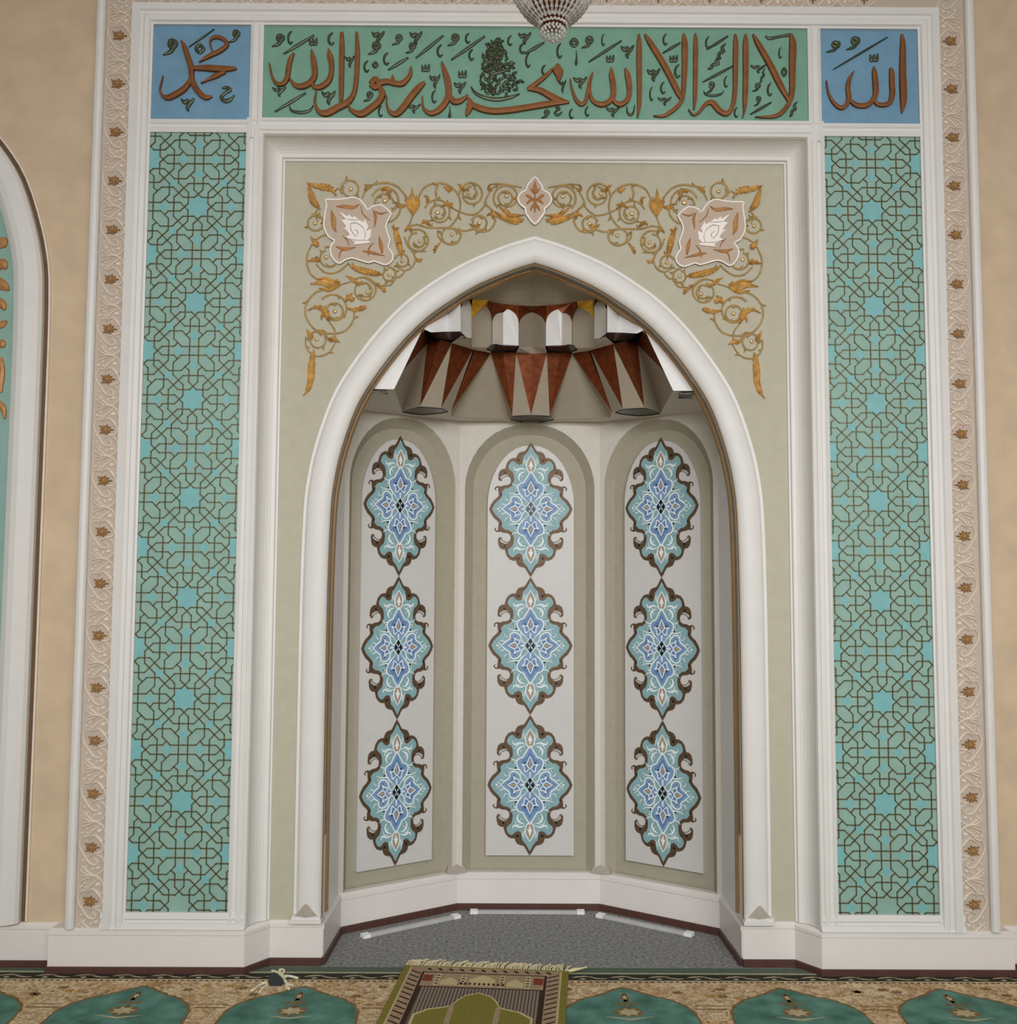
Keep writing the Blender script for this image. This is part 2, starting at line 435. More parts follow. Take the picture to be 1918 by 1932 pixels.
# ------------------------------------------------------------------ arch surround
t = thing('arch_surround', 'white rounded pointed arch moulding framing the niche opening', 'arch moulding', (0, 0, .18))
pf_arch = [(0, .06), (0, -.016)]+[(.050-.050*math.cos(PI*i/12), -.016-.034*math.sin(PI*i/12)**.8) for i in range(1, 12)]+[(.100, -.014), (.103, -.010), (.105, -.013), (.116, -.013), (.117, 0.002)]
ap = arch_path(0)
ap[0] = (ap[0][0], .204); ap[-1] = (ap[-1][0], .204)
o = frame(ap, pf_arch).obj('moulding', M['white']); world_child(o, t)
for p in o.data.polygons: p.use_smooth = False
o = frame(arch_path(-.002), [(0, -.016), (-.001, -.0175), (.004, -.026), (.006, -.024)]).obj('gilt_edge', M['jamb']); world_child(o, t); o['label'] = 'thin gilt line along the inner edge'
for s in (-1, 1):
    x0, x1 = sorted((s*.857, s*.974)); xm = (x0+x1)/2
    mb = MB(); mb.box(x0, x1, -.050, .06, .186, .204)
    mb.box(x0-.006, x1+.004, -.056, .06, .176, .190)
    part('plinth', mb, M['white'], t)
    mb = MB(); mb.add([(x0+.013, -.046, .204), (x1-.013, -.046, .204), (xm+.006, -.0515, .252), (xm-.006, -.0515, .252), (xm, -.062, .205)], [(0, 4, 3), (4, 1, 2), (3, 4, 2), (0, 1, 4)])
    part('chamfer_stop', mb, M['stopshade'], t)
# dark jamb lining between moulding and niche, gold edged
t2 = thing('jamb_lining', 'narrow brown and gold lining just inside the white arch', 'lining', (0, .03, .18))
a0 = arch_path(0); mb = MB(); n = len(a0); a1 = arch_path(-.007); a2 = arch_path(-.010)
mb.add([(a, .008, b) for a, b in a0]+[(a, .050, b) for a, b in a0], [(i, i+1, n+i+1, n+i) for i in range(n-1)])
part('reveal', mb, M['jambdark'], t2)
mb = MB()
mb.add([(a, .050, b) for a, b in a0]+[(a, .050, b) for a, b in a1]+[(a, .08, b) for a, b in a2], [(i, i+1, n+i+1, n+i) for i in range(n-1)]+[(n+i, n+i+1, 2*n+i+1, 2*n+i) for i in range(n-1)])
part('gold_bead', mb, M['jamb'], t2)

# ------------------------------------------------------------------ lattice panels
def lattice_segments():
    base = [[(0, .49), (.2, .49), (.49, .2), (.49, 0)],
            [(.20, .30), (.20, .07), (.36, -.09), (.60, -.09), (.67, -.17)],
            [(.20, .30), (.41, .51), (.41, .75), (.25, .91), (0, .91)]]
    base += [[(1-y, 1-x) for x, y in p] for p in base]
    segs = {}
    for p in base:
        for (a, b) in zip(p, p[1:]):
            for sx in (1, -1):
                for sy in (1, -1):
                    for sw in (0, 1):
                        q = []
                        for x, y in (a, b):
                            x, y = x*sx, y*sy
                            if sw: x, y = y, x
                            q.append((x, y))
                        segs[tuple(sorted((round(u, 4), round(v, 4)) for u, v in q))] = 1
    return list(segs)
SEG = lattice_segments()
def clip(a, b, x0, x1, z0, z1):
    t0, t1 = 0.0, 1.0; dx, dz = b[0]-a[0], b[1]-a[1]
    for p, q in ((-dx, a[0]-x0), (dx, x1-a[0]), (-dz, a[1]-z0), (dz, z1-a[1])):
        if abs(p) < 1e-12:
            if q < 0: return None
        else:
            r = q/p
            if p < 0: t0 = max(t0, r)
            else: t1 = min(t1, r)
    if t0 >= t1-1e-6: return None
    return (a[0]+t0*dx, a[1]+t0*dz), (a[0]+t1*dx, a[1]+t1*dz)
def lattice(s, label):
    x0, x1 = sorted((s*LX0, s*LX1)); cx = (x0+x1)/2
    t = thing('lattice_panel', label, 'lattice panel', (cx, BACK, LZ0), group='turquoise lattice panels')
    part('backing_board', MB().box(x0-.004, x1+.004, -.1045, -.094, LZ0-.004, LZ1+.004), M['turq'], t)
    h = (x1-x0)/2; zc0 = U(370, 388, FM)[1]; zcN = U(340, 1513, FM)[1]; hz = (zc0-zcN)/12
    seen = {}; cells = []
    mb = MB(); sb = MB(); wl = .0052
    for i in range(-2, 17):
        zc = zc0-i*hz
        for xc in ((cx,) if i % 2 == 0 else (cx-h, cx+h)):
            for a, b in SEG:
                A = (xc+a[0]*h, zc+a[1]*hz); B = (xc+b[0]*h, zc+b[1]*hz)
                c = clip(A, B, x0, x1, LZ0, LZ1)
                if not c: continue
                key = tuple(sorted((round(u, 3), round(v, 3)) for u, v in c))
                if key in seen: continue
                seen[key] = 1
                A, B = Vector(c[0]), Vector(c[1]); d = (B-A)
                if d.length < 1e-4: continue
                d.normalize(); nn = Vector((-d.y, d.x)); A -= d*.0015; B += d*.0015
                w = wl/2
                vs = []
                for P in (A, B):
                    for q, y in ((1, -.1045), (.6, -.109), (-.6, -.109), (-1, -.1045)):
                        vs.append((P.x+nn.x*w*q, y, P.y+nn.y*w*q))
                mb.add(vs, [(0, 1, 5, 4), (1, 2, 6, 5), (2, 3, 7, 6), (0, 3, 2, 1), (4, 5, 6, 7)])
            r0 = .245
            pts = []
            for k in range(16):
                r = (r0 if k % 2 == 0 else r0*.78)*h; an = PI/8*k
                pts.append((min(x1, max(x0, xc+r*math.cos(an))), zc+r*math.sin(an)*hz/h))
            if zc-r0*hz > LZ0 and zc+r0*hz < LZ1:
                part('star_inlay', MB().prism(pts, -.1058, -.1045), M['star'], t)
            # smaller four pointed cells
            for (u, v) in ((0, .70), (0, -.70), (.70, 0), (-.70, 0), (.5, .5), (-.5, .5), (.5, -.5), (-.5, -.5)):
                X, Zz = xc+u*h, zc+v*hz
                key = ('c', int((X-cx)*100+1000.4), int((Zz-zc0)*100+1000.4)); near = [1 for q in cells if abs(q[0]-X)+abs(q[1]-Zz) < .02]
                if x0+.02 < X < x1-.02 and LZ0+.02 < Zz < LZ1-.02 and not near:
                    cells.append((X, Zz))
                    rr = .105*h
                    sb.prism([(X+(rr if k % 2 == 0 else rr*.62)*math.cos(PI/4*k+(PI/8 if abs(u) == .5 else 0)), Zz+(rr if k % 2 == 0 else rr*.62)*math.sin(PI/4*k+(PI/8 if abs(u) == .5 else 0))) for k in range(8)], -.1052, -.1045)
    part('strapwork', mb, M['lattice'], t)
    part('cell_inlay', sb, M['star'], t)
    return t
lattice(-1, 'tall turquoise panel with bronze star lattice left of the niche')
lattice(1, 'tall turquoise panel with bronze star lattice right of the niche')

# ------------------------------------------------------------------ calligraphy panels
def conv(pts, ox, oy, sc, Y):
    out = []
    for x, y, w in pts:
        px, py = ox+x/sc, oy+y/sc
        a = U(px, py, Y); b = U(px+1, py, Y)
        out.append((a[0], a[1], w/sc*(b[0]-a[0])))
    return out
YB = -.1045
def letters(t, strokes, ox, oy, sc, m, name='letter', h=.014, ridge=.93):
    for st in strokes:
        mb = MB(); mb.ribbon(conv(st, ox, oy, sc, YB), YB, h, ridge, sub=4)
        part(name, mb, m, t)
def tpl(kind):
    """little marks, unit box -1..1, y down"""
    return {'slash': [[(-1, 1, .10), (0, 0, .26), (1, -1, .12)]],
            'hook': [[(.5, -1, .1), (-.3, -.5, .36), (-.5, .3, .34), (.1, .9, .36), (.8, .6, .1)]],
            'v': [[(-1, -.8, .12), (-.5, -.3, .4), (-.1, -.6, .3), (.3, -.2, .4), (.9, -.9, .15)], [(.25, -.2, .4), (-.1, .5, .35), (.1, 1, .08)]],
            'damma': [[(.1, -.8, .3), (.7, -.5, .5), (.5, 0, .45), (0, -.2, .4), (.1, -.8, .3)], [(.55, -.1, .4), (.1, .6, .34), (-.9, 1, .08)]],
            'ring': [[(0, -.8, .4), (.7, 0, .45), (0, .8, .4), (-.7, 0, .45), (0, -.8, .4)]],
            'cluster': [[(-.8, -.5, .1), (-.6, .5, .45), (-.2, .3, .4), (-.1, -.5, .2)], [(-.1, .3, .4), (.4, .5, .45), (.6, -.6, .2)]],
            'bowl': [[(-1, -.4, .1), (-.8, .5, .3), (0, .8, .4), (.7, .4, .3), (1, -.6, .08)]],
            'drop': [[(0, -1, .08), (.1, 0, .22), (.0, .6, .5), (.0, 1, .1)]],
            'zig': [[(.9, -1, .1), (.2, -.5, .36), (.6, 0, .3), (-.2, .2, .4), (-.4, .8, .36), (-.9, 1, .08)]],
            'hah': [[(-.7, -.8, .1), (-.1, -.9, .3), (.3, -.6, .34), (-.3, -.2, .24), (-.8, .3, .3), (-.4, .8, .36), (.3, .7, .3), (.9, .1, .08)]]}[kind]
def marks(t, items, ox, oy, sc, h=.008):
    for it in items:
        k, x, y, s = it[:4]; sy = it[4] if len(it) > 4 else s
        mb = MB()
        for st in tpl(k):
            mb.ribbon(conv([(x+a*s, y+b*sy, w*1.7*min(s, sy) if k != 'slash' else w*76) for a, b, w in st], ox, oy, sc, YB), YB, h, .8, sub=3)
        part('diacritic_mark', mb, M['dark'], t)

gx0, gx1 = -GX, GX
t = thing('arabic_inscription', 'long green panel with copper Arabic lettering above the niche', 'calligraphy panel', (0, BACK, TZ0))
part('backing_board', MB().box(gx0-.004, gx1+.004, YB, -.094, TZ0-.004, TZ1+.004), M['green'], t)
c1 = [
 [(415, 278, 8), (420, 310, 34), (428, 350, 32), (428, 410, 30), (412, 455, 34), (375, 485, 34), (340, 490, 28), (318, 470, 16)],
 [(320, 282, 8), (328, 330, 32), (336, 390, 34), (334, 430, 34), (310, 465, 36), (265, 485, 36), (228, 478, 26), (200, 445, 12)],
 [(222, 300, 8), (200, 340, 28), (190, 390, 30), (182, 440, 30), (158, 472, 26), (125, 468, 22), (100, 430, 14), (85, 355, 5)],
 [(487, 185, 18), (487, 260, 30), (485, 420, 30), (483, 540, 26), (478, 575, 8)],
 [(570, 185, 14), (573, 300, 30), (568, 430, 28), (555, 520, 28), (520, 572, 38), (460, 605, 42), (400, 635, 40), (358, 622, 26), (338, 570, 14), (345, 515, 6)],
 [(650, 470, 34), (672, 445, 34), (694, 468, 34), (674, 492, 32), (650, 472, 34)],
 [(695, 485, 26), (712, 520, 38), (695, 565, 42), (650, 605, 42), (595, 638, 42), (548, 622, 24), (525, 590, 12), (545, 535, 5)],
 [(690, 468, 38), (740, 458, 34), (775, 468, 30), (820, 470, 34), (850, 445, 28), (868, 415, 22), (872, 375, 8)],
 [(770, 425, 8), (772, 450, 28), (776, 475, 26)],
 [(950, 462, 14), (915, 492, 38), (870, 545, 42), (830, 600, 42), (790, 638, 36), (755, 626, 22), (738, 590, 12), (735, 535, 5)],
 [(1042, 350, 8), (1058, 395, 30), (1075, 455, 38), (1080, 530, 36), (1058, 582, 38), (1018, 622, 36), (975, 634, 28), (940, 602, 14), (935, 540, 5)],
 [(1082, 530, 30), (1110, 568, 38), (1145, 566, 32), (1170, 550, 20), (1185, 532, 8)],
 [(1185, 545, 8), (1202, 580, 40), (1188, 622, 34), (1178, 650, 8)],
 [(1185, 572, 30), (1250, 605, 38), (1330, 622, 38), (1430, 615, 38), (1530, 600, 36), (1640, 582, 36), (1750, 575, 8)],
 [(1752, 575, 10), (1690, 562, 44), (1640, 535, 38), (1585, 506, 34), (1520, 500, 16)],
 [(1522, 500, 22), (1570, 467, 28), (1620, 427, 22), (1662, 385, 12)],
 [(1686, 362, 16), (1688, 392, 60), (1694, 425, 40), (1692, 460, 6)]]
letters(t, c1, 480, 0, 2.951, M['letter'])
c2 = [
 [(262, 525, 5), (275, 590, 16), (300, 660, 24), (335, 692, 28), (365, 665, 26), (378, 600, 24), (396, 520, 22), (410, 485, 8)],
 [(530, 452, 8), (535, 500, 38), (545, 560, 40), (545, 625, 38), (518, 672, 38), (470, 692, 38), (420, 676, 28), (398, 640, 24), (393, 590, 14), (402, 515, 6)],
 [(622, 455, 10), (640, 500, 40), (650, 560, 40), (650, 625, 34), (630, 668, 36), (590, 692, 36), (555, 675, 28), (540, 640, 20)],
 [(712, 232, 12), (716, 300, 36), (716, 450, 38), (718, 600, 34), (715, 700, 28), (705, 780, 5)],
 [(752, 232, 10), (790, 290, 36), (860, 400, 42), (920, 510, 42), (970, 610, 40), (992, 660, 16)],
 [(1005, 228, 12), (1015, 290, 42), (1015, 420, 40), (1010, 550, 34), (1000, 650, 28), (960, 710, 28), (900, 755, 26), (860, 770, 16), (808, 768, 5)],
 [(1083, 228, 10), (1087, 300, 32), (1085, 500, 32), (1082, 650, 26), (1075, 725, 8)],
 [(1345, 232, 12), (1350, 300, 36), (1348, 450, 36), (1345, 600, 32), (1330, 700, 30), (1290, 752, 36), (1240, 730, 40), (1195, 680, 38), (1150, 690, 26), (1110, 740, 20), (1070, 762, 10), (1038, 725, 4)],
 [(1412, 232, 10), (1415, 300, 38), (1415, 500, 38), (1412, 650, 34), (1405, 740, 14), (1393, 780, 4)],
 [(1462, 232, 10), (1500, 300, 36), (1570, 420, 42), (1640, 560, 42), (1700, 672, 22)],
 [(1712, 232, 16), (1725, 300, 50), (1722, 450, 46), (1720, 600, 40), (1700, 680, 32), (1650, 745, 32), (1600, 770, 24), (1540, 776, 14), (1475, 775, 4)]]
letters(t, c2, 1000, 0, 3.487, M['letter'])
mk1 = [('slash', 248, 250, 85, 52), ('slash', 975, 262, 76, 62), ('slash', 1188, 270, 94, 66), ('slash', 1558, 270, 54, 32), ('slash', 200, 572, 86, 52), ('slash', 800, 357, 56, 34),
 ('damma', 130, 225, 36), ('hook', 198, 212, 20, 36), ('cluster', 330, 232, 28), ('hook', 425, 218, 24, 34), ('v', 690, 210, 36), ('damma', 665, 268, 36), ('damma', 793, 222, 30), ('v', 900, 212, 36), ('damma', 868, 268, 30), ('damma', 1105, 222, 34), ('hook', 1030, 285, 22, 34), ('hook', 1185, 215, 18, 28), ('hook', 1205, 308, 20, 30),
 ('v', 532, 345, 26, 34), ('hook', 622, 372, 20, 32), ('ring', 672, 362, 18), ('hook', 732, 330, 22, 34), ('cluster', 955, 378, 28), ('cluster', 1160, 412, 28), ('v', 1005, 455, 30, 40), ('hook', 998, 540, 18, 36), ('v', 1145, 490, 34), ('v', 415, 545, 40), ('damma', 632, 538, 28), ('v', 140, 512, 40, 28), ('bowl', 262, 605, 66, 28), ('hook', 700, 622, 16, 30), ('v', 888, 606, 40, 26), ('drop', 1086, 625, 24, 34),
 ('hook', 1420, 228, 18, 28), ('v', 1505, 215, 36, 34), ('hook', 1488, 272, 20, 28), ('hook', 1695, 285, 20, 42), ('ring', 1778, 238, 26), ('damma', 1850, 235, 34), ('drop', 1790, 325, 22, 42), ('hook', 1520, 338, 18, 40), ('hook', 1610, 392, 18, 28), ('v', 1715, 482, 20, 38), ('damma', 1618, 635, 24), ('hah', 1690, 622, 24), ('hook', 1762, 635, 16, 28), ('hook', 1850, 622, 16, 28)]
marks(t, mk1, 480, 0, 2.951)
mk2 = [('slash', 492, 340, 108, 70), ('slash', 928, 318, 58, 34), ('slash', 1230, 284, 70, 44), ('slash', 1232, 490, 98, 52), ('slash', 1515, 715, 70, 40),
 ('hook', 478, 265, 14, 40), ('cluster', 528, 385, 32), ('v', 640, 342, 44), ('hook', 885, 262, 20, 38), ('cluster', 945, 385, 32), ('hook', 965, 470, 26, 44), ('v', 812, 495, 44), ('hook', 870, 580, 22, 40), ('hook', 795, 620, 16, 48), ('v', 885, 668, 46, 28), ('v', 545, 738, 46, 34), ('bowl', 660, 720, 26, 48), ('hook', 1165, 282, 20, 40), ('zig', 1252, 340, 36, 50), ('zig', 1210, 420, 50, 36), ('damma', 1182, 575, 30, 40), ('hook', 1285, 540, 18, 38), ('bowl', 1206, 612, 66, 24), ('v', 1500, 455, 52, 28), ('damma', 1485, 575, 28), ('zig', 1525, 500, 20, 46), ('hook', 1572, 590, 22, 44), ('damma', 1492, 665, 24, 34), ('hook', 1642, 350, 14, 38), ('ring', 1668, 475, 20, 34), ('zig', 1728, 720, 30, 48), ('hook', 1352, 742, 18, 34), ('v', 330, 545, 46, 40)]
marks(t, mk2, 1000, 0, 3.487)
mb = MB(); mb.ribbon(conv([(1545, 240, 8), (1575, 255, 20), (1640, 242, 16), (1700, 232, 22), (1715, 230, 10)], 1000, 0, 3.487, YB), YB, .008, .8); part('diacritic_mark', mb, M['dark'], t)
# dense drop-shaped knot of script
random.seed(7); mb = MB()
def cl(st, h=.009): mb.ribbon(conv(st, 480, 0, 2.951, YB), YB, h, .8, sub=3)
cl([(1205, 485, 6), (1230, 520, 16), (1290, 548, 22), (1360, 555, 24), (1430, 542, 18), (1475, 525, 6)])
cl([(1290, 380, 8), (1330, 385, 16), (1390, 362, 14), (1420, 350, 5)]); cl([(1285, 400, 8), (1330, 412, 18), (1400, 392, 16), (1440, 370, 5)])
for i in range(150):
    y = random.uniform(235, 520); k = (y-235)/285
    wdt = 14+(115*k**.85 if y < 470 else 125*(1-(y-470)/70))
    x = 1338+20*k+random.uniform(-wdt, wdt*1.05)
    a = random.uniform(0, 2*PI); L = random.uniform(20, 38)
    cl([(x, y, 6), (x+L*.5*math.cos(a), y+L*.5*math.sin(a), 17), (x+L*math.cos(a+.8), y+L*math.sin(a+.8), 6)], random.uniform(.006, .011))
o = part('script_knot', mb, M['dark'], t)

def blue_panel(s, label):
    x0, x1 = sorted((s*LX0, s*LX1))
    t = thing('calligraphy_tile', label, 'calligraphy panel', ((x0+x1)/2, BACK, TZ0), group='blue corner calligraphy panels')
    part('backing_board', MB().box(x0-.004, x1+.004, YB, -.094, TZ0-.004, TZ1+.004), M['blue'], t)
    return t
t = blue_panel(-1, 'square blue panel with copper lettering, left of the long green panel')
letters(t, [
 [(1030, 440, 14), (1062, 500, 52), (1100, 620, 62), (1135, 730, 66), (1140, 830, 60), (1165, 910, 66), (1215, 985, 66), (1290, 1045, 60), (1360, 1035, 14)],
 [(1140, 840, 40), (1080, 935, 62), (1000, 995, 70), (900, 1045, 64), (840, 1032, 40), (805, 970, 20), (818, 900, 14), (840, 815, 5)],
 [(1145, 735, 40), (1300, 732, 70), (1460, 742, 74), (1590, 738, 40), (1620, 732, 10)],
 [(1500, 775, 30), (1400, 815, 56), (1330, 850, 30), (1240, 895, 8)],
 [(1220, 670, 8), (1330, 605, 44), (1440, 552, 48), (1515, 490, 44), (1490, 430, 44), (1400, 402, 40), (1340, 440, 20), (1350, 520, 14), (1385, 590, 8)]], 160, 0, 5.641, M['letter'])
marks(t, [('slash', 1245, 410, 135, 95), ('damma', 905, 500, 80, 90), ('ring', 1225, 520, 55), ('damma', 1590, 385, 60, 70), ('hah', 1520, 1010, 82), ('v', 1100, 1115, 72, 74)], 160, 0, 5.641)
t = blue_panel(1, 'square blue panel with copper lettering, right of the long green panel')
letters(t, [
 [(915, 305, 14), (925, 380, 44), (925, 500, 56), (925, 650, 62), (930, 800, 66), (930, 900, 54), (915, 985, 8)],
 [(815, 595, 12), (830, 640, 44), (832, 740, 48), (835, 820, 48), (815, 890, 44), (760, 915, 40), (700, 905, 32), (680, 870, 20)],
 [(672, 585, 10), (680, 640, 44), (690, 740, 50), (690, 820, 50), (660, 880, 48), (600, 920, 48), (520, 915, 42), (475, 880, 26)],
 [(500, 625, 12), (465, 690, 34), (450, 770, 40), (460, 850, 44), (440, 910, 40), (390, 940, 38), (330, 900, 28), (285, 820, 16), (262, 705, 6)]], 1500, 0, 4.5885, M['letter'])
marks(t, [('slash', 560, 465, 235, 140), ('damma', 325, 405, 66, 50), ('damma', 495, 375, 62, 58), ('cluster', 682, 500, 46)], 1500, 0, 4.5885)

# ------------------------------------------------------------------ floral borders
def motif_mesh():
    mb = MB(); k = .00034
    def rb(pts, w=15, h=.008): mb.ribbon([(x*k, y*k, w*k*(.7 if i in (0, len(pts)-1) else 1.5)) for i, (x, y) in enumerate(pts)], 0, h, .7, sub=3)
    rb([(-105, 120), (-140, 45), (-122, -30), (-70, -110), (-15, -180), (55, -200), (75, -160), (30, -125)])
    rb([(15, 150), (85, 108), (142, 15), (120, -52), (40, -68), (-15, -105)])
    rb([(60, -80), (132, -120), (160, -205), (120, -285), (40, -320), (-40, -272), (-118, -205)])
    rb([(-105, -340), (0, -318), (100, -350), (152, -430), (150, -520), (95, -575)])
    rb([(130, -318), (60, -388), (0, -430), (-50, -490), (-110, -500)])
    rb([(-120, -270), (-50, -305), (30, -330)], 13)
    rb([(-118, -400), (-60, -360), (10, -345)], 13)
    rb([(-40, -520), (30, -480), (80, -520), (105, -560)], 13)
    for x, y, r, q in ((75, -232, 30, 20), (82, -425, 34, 24), (-95, -150, 17, 14), (-60, -222, 15, 20), (-112, -255, 14, 12), (-70, -405, 18, 14), (-112, -450, 16, 14), (-55, -455, 13, 16), (-100, 175-620, 12, 12), (20, -250, 14, 26)):
        mb.disc(x*k, y*k, r*k, 0, .007, 8, q*k)
    return mb.mesh('scroll_motif')
def rosette_mesh():
    mb = MB(); k = .00034
    random.seed(3)
    for i, (a, L) in enumerate(((0, 112), (.55, 78), (-.55, 78), (1.15, 74), (-1.15, 74), (1.8, 66), (-1.8, 66), (2.45, 84), (-2.45, 84), (3.14, 58))):
        L += random.uniform(-8, 8)
        mb.ribbon([(-10*k, 0, 22*k), (L*.5*k*math.cos(a)-10*k, L*.5*k*math.sin(a), 32*k), (L*k*math.cos(a)-10*k, L*.9*k*math.sin(a), 6*k)], -.002, .008+.002*(i % 2), .5, sub=3)
    mb.disc(0, 0, 26*k, -.003, .011, 8)
    return mb.mesh('rosette')
MO, RO = motif_mesh(), rosette_mesh()
M['rose'] = mat('rosette_brown', rgb(150, 116, 74, E0), .6, .0, noise=.25, scale=70)
def border(name, label, cx, cz, n, step, rot, flip, x0, x1, z0, z1):
    t = thing('floral_border', label, 'ornamental border', ((x0+x1)/2, -.095, z0), group='cream floral borders of the surround')
    part('backing_strip', MB().box(x0, x1, -.1005, -.094, z0, z1), M['strip'], t)
    for i in range(n):
        if rot and abs(cx+i*step) > 1.60: continue
        for me, nm, mm in ((MO, 'scroll_motif', M['cream']), (RO, 'rosette', M['rose'])):
            o = add(nm, me, mm, t)
            if rot: p = (cx+i*step, -.1005, cz)
            else: p = (cx, -.1005, cz-i*step)
            o.location = Vector(p)-t.location
            if rot: o.rotation_euler = (0, PI/2, 0)
            o.scale = (flip, 1, step/.2108 if not rot else step/.2108)
zt, zb = U(220, 64, FM)[1], U(163, 1703, FM)[1]
st = (zt-zb)/17
border('l', 'vertical cream scroll border with brown rosettes, left edge of surround', -1.765, zt+st, 19, st, 0, 1, -1.820, -1.706, .176, 4.12)
border('r', 'vertical cream scroll border with brown rosettes, right edge of surround', 1.760, zt+st, 19, st, 0, -1, 1.706, 1.820, .176, 4.12)
xr = U(1145, -10, FM)[0]; xs = (U(1340, -10, FM)[0]-xr)/2
border('t', 'horizontal cream scroll border running along the top of surround', xr-13*xs, 4.050, 21, xs, 1, 1, -1.706, 1.706, 3.988, 4.12)

# ------------------------------------------------------------------ niche panels with medallions
K = .000400
def quad_sym(q):
    """upper-right quadrant outline (from the top axis to the right axis) -> full outline"""
    q = [(a*K, b*K*1.007) for a, b in q]
    r = q+[(a, -b) for a, b in q[-2::-1]]
    return r+[(-a, b) for a, b in r[-2:0:-1]]
q_out = [(0, 828), (28, 788), (52, 745), (75, 714), (110, 708), (150, 692), (172, 660), (180, 628), (215, 630), (260, 612), (295, 570), (310, 520), (318, 494), (352, 492), (385, 466), (400, 420), (396, 380), (378, 392), (350, 410), (318, 424), (285, 420), (256, 395), (244, 352), (256, 312), (290, 294), (338, 290), (372, 274), (400, 282), (403, 255), (400, 212), (392, 168), (420, 135), (455, 108), (490, 55), (513, 0)]
q_in = [(0, 778), (22, 742), (42, 705), (66, 676), (92, 650), (98, 606), (104, 560), (140, 540), (178, 556), (212, 592), (248, 580), (272, 548), (280, 508), (262, 480), (228, 456), (212, 420), (206, 366), (214, 316), (236, 282), (268, 258), (318, 250), (356, 214), (352, 158), (382, 120), (422, 84), (455, 44), (476, 0)]
vp = [(0, 470), (28, 425), (62, 372), (88, 330), (132, 316), (162, 268), (146, 205), (104, 150), (56, 104), (22, 60), (0, 0)]   # tall petal, right side
hpet = [(0, 0), (60, 22), (104, 56), (120, 110), (160, 150), (212, 158), (246, 130), (250, 84), (300, 48), (352, 0)]         # wide petal, upper side
def S(p): return [(a*K, b*K*1.007) for a, b in p]
def med_meshes():
    R = {}
    R['medallion'] = (MB().prism(quad_sym(q_out), -.0030, 0).mesh('medallion'), M['bord'])
    curls = []
    for sx in (1, -1):                 # little curls at the tips of the lobes
        for sz in (1, -1):
            curls.append(MB().ribbon([(sx*a*K, sz*b*K, w*K) for a, b, w in ((388, 400, 26), (392, 372, 18), (372, 352, 14), (352, 366, 8))], 0, .003, .8).mesh('curl'))
            curls.append(MB().ribbon([(sx*a*K, sz*b*K, w*K) for a, b, w in ((390, 276, 22), (425, 270, 16), (440, 246, 14), (424, 230, 7))], 0, .003, .8).mesh('curl'))
    R['curl'] = (curls, M['bord'])
    mb = MB()
    mb.ribbon([(a*.952, b*.957, 7*K) for a, b in quad_sym(q_out)], -.0030, .0010, .9, closed=True, sub=2)
    R['border_line'] = (mb.mesh('border_line'), M['bline'])
    R['turquoise_field'] = (MB().prism(quad_sym(q_in), -.0042, -.0030).mesh('turquoise_field'), M['mfield'])
    mb = MB()
    v = S(vp); full = v+[(-a, b) for a, b in v[-2:0:-1]]
    h = S(hpet); fh = h+[(a, -b) for a, b in h[-2:0:-1]]
    R['blue_petal'] = ([MB().prism(q, -.0052, -.0042).mesh('blue_petal') for q in (full, [(a, -b) for a, b in full], fh, [(-a, b) for a, b in fh])], M['mblue'])
    mb = MB()
    iv = [(a*.66, (b-255)*.66+258) for a, b in vp[:-2]]; iv = S(iv); iv = iv+[(-a, b) for a, b in iv[-1:0:-1]]
    ih = [((a-190)*.62+196, b*.62) for a, b in hpet[1:]]; ih = S(ih); ih = ih+[(a, -b) for a, b in ih[-2::-1]]
    R['deep_petal'] = ([MB().prism(q, -.0056, -.0050).mesh('deep_petal') for q in (iv, [(a, -b) for a, b in iv], ih, [(-a, b) for a, b in ih])], M['mdeep'])
    mb = MB()
    def rb(pts, w=11, y=-.0052, h=.0018, e=.6):
        w *= 1.25
        for sx in (1, -1):
            for sz in (1, -1):
                mb.ribbon([(sx*a*K, sz*b*K, w*K*(e if i in (0, len(pts)-1) else 1)) for i, (a, b) in enumerate(pts)], y, h, .9, sub=3)
    rb(vp[:-2], 13); rb([(22, 60), (60, 104)], 10); rb(hpet[1:], 13)
    rb([(0, 668), (30, 622), (54, 560), (50, 500), (30, 462), (0, 440)], 11)       # end leaf outline
    rb([(48, 520), (72, 570), (58, 610)], 9); rb([(55, 480), (120, 500), (190, 480), (212, 520)], 16, e=.3)
    rb([(66, 462), (128, 440), (152, 390), (132, 340)], 18, e=.3); rb([(128, 440), (108, 392)], 9)
    rb([(110, 112), (128, 180), (210, 184), (288, 208)], 11, e=.3); rb([(255, 182), (262, 152)], 8); rb([(300, 40), (348, 60), (366, 52)], 9)
    rb([(162, 268), (190, 262), (196, 236)], 10, e=.3)
    # blossoms
    for (f) in (lambda a, b: (a, b), lambda a, b: (b*.80, a)):
        for p, w in (([(0, 342), (22, 292), (38, 246), (20, 208), (0, 196)], 11), ([(38, 246), (72, 236), (98, 246), (70, 208), (62, 158), (34, 168), (0, 200)], 11), ([(8, 160), (4, 110), (0, 70)], 8)):
            rb([f(a, b) for a, b in p], w)
    rb([(0, 52), (14, 26), (40, 0)], 9); rb([(12, 90), (50, 40), (92, 8)], 8)
    rb([(236, 330), (212, 300), (160, 292), (120, 316)], 9, e=.3); rb([(318, 150), (300, 110), (262, 104)], 9, e=.3); rb([(180, 420), (160, 470), (110, 470)], 9, e=.3); rb([(60, 640), (92, 590), (96, 540)], 8, e=.3); rb([(400, 40), (372, 22), (352, 0)], 8)
    for sx in (1, -1): mb.disc(sx*402*K, 0, 14*K, -.0042, .0015, 8)
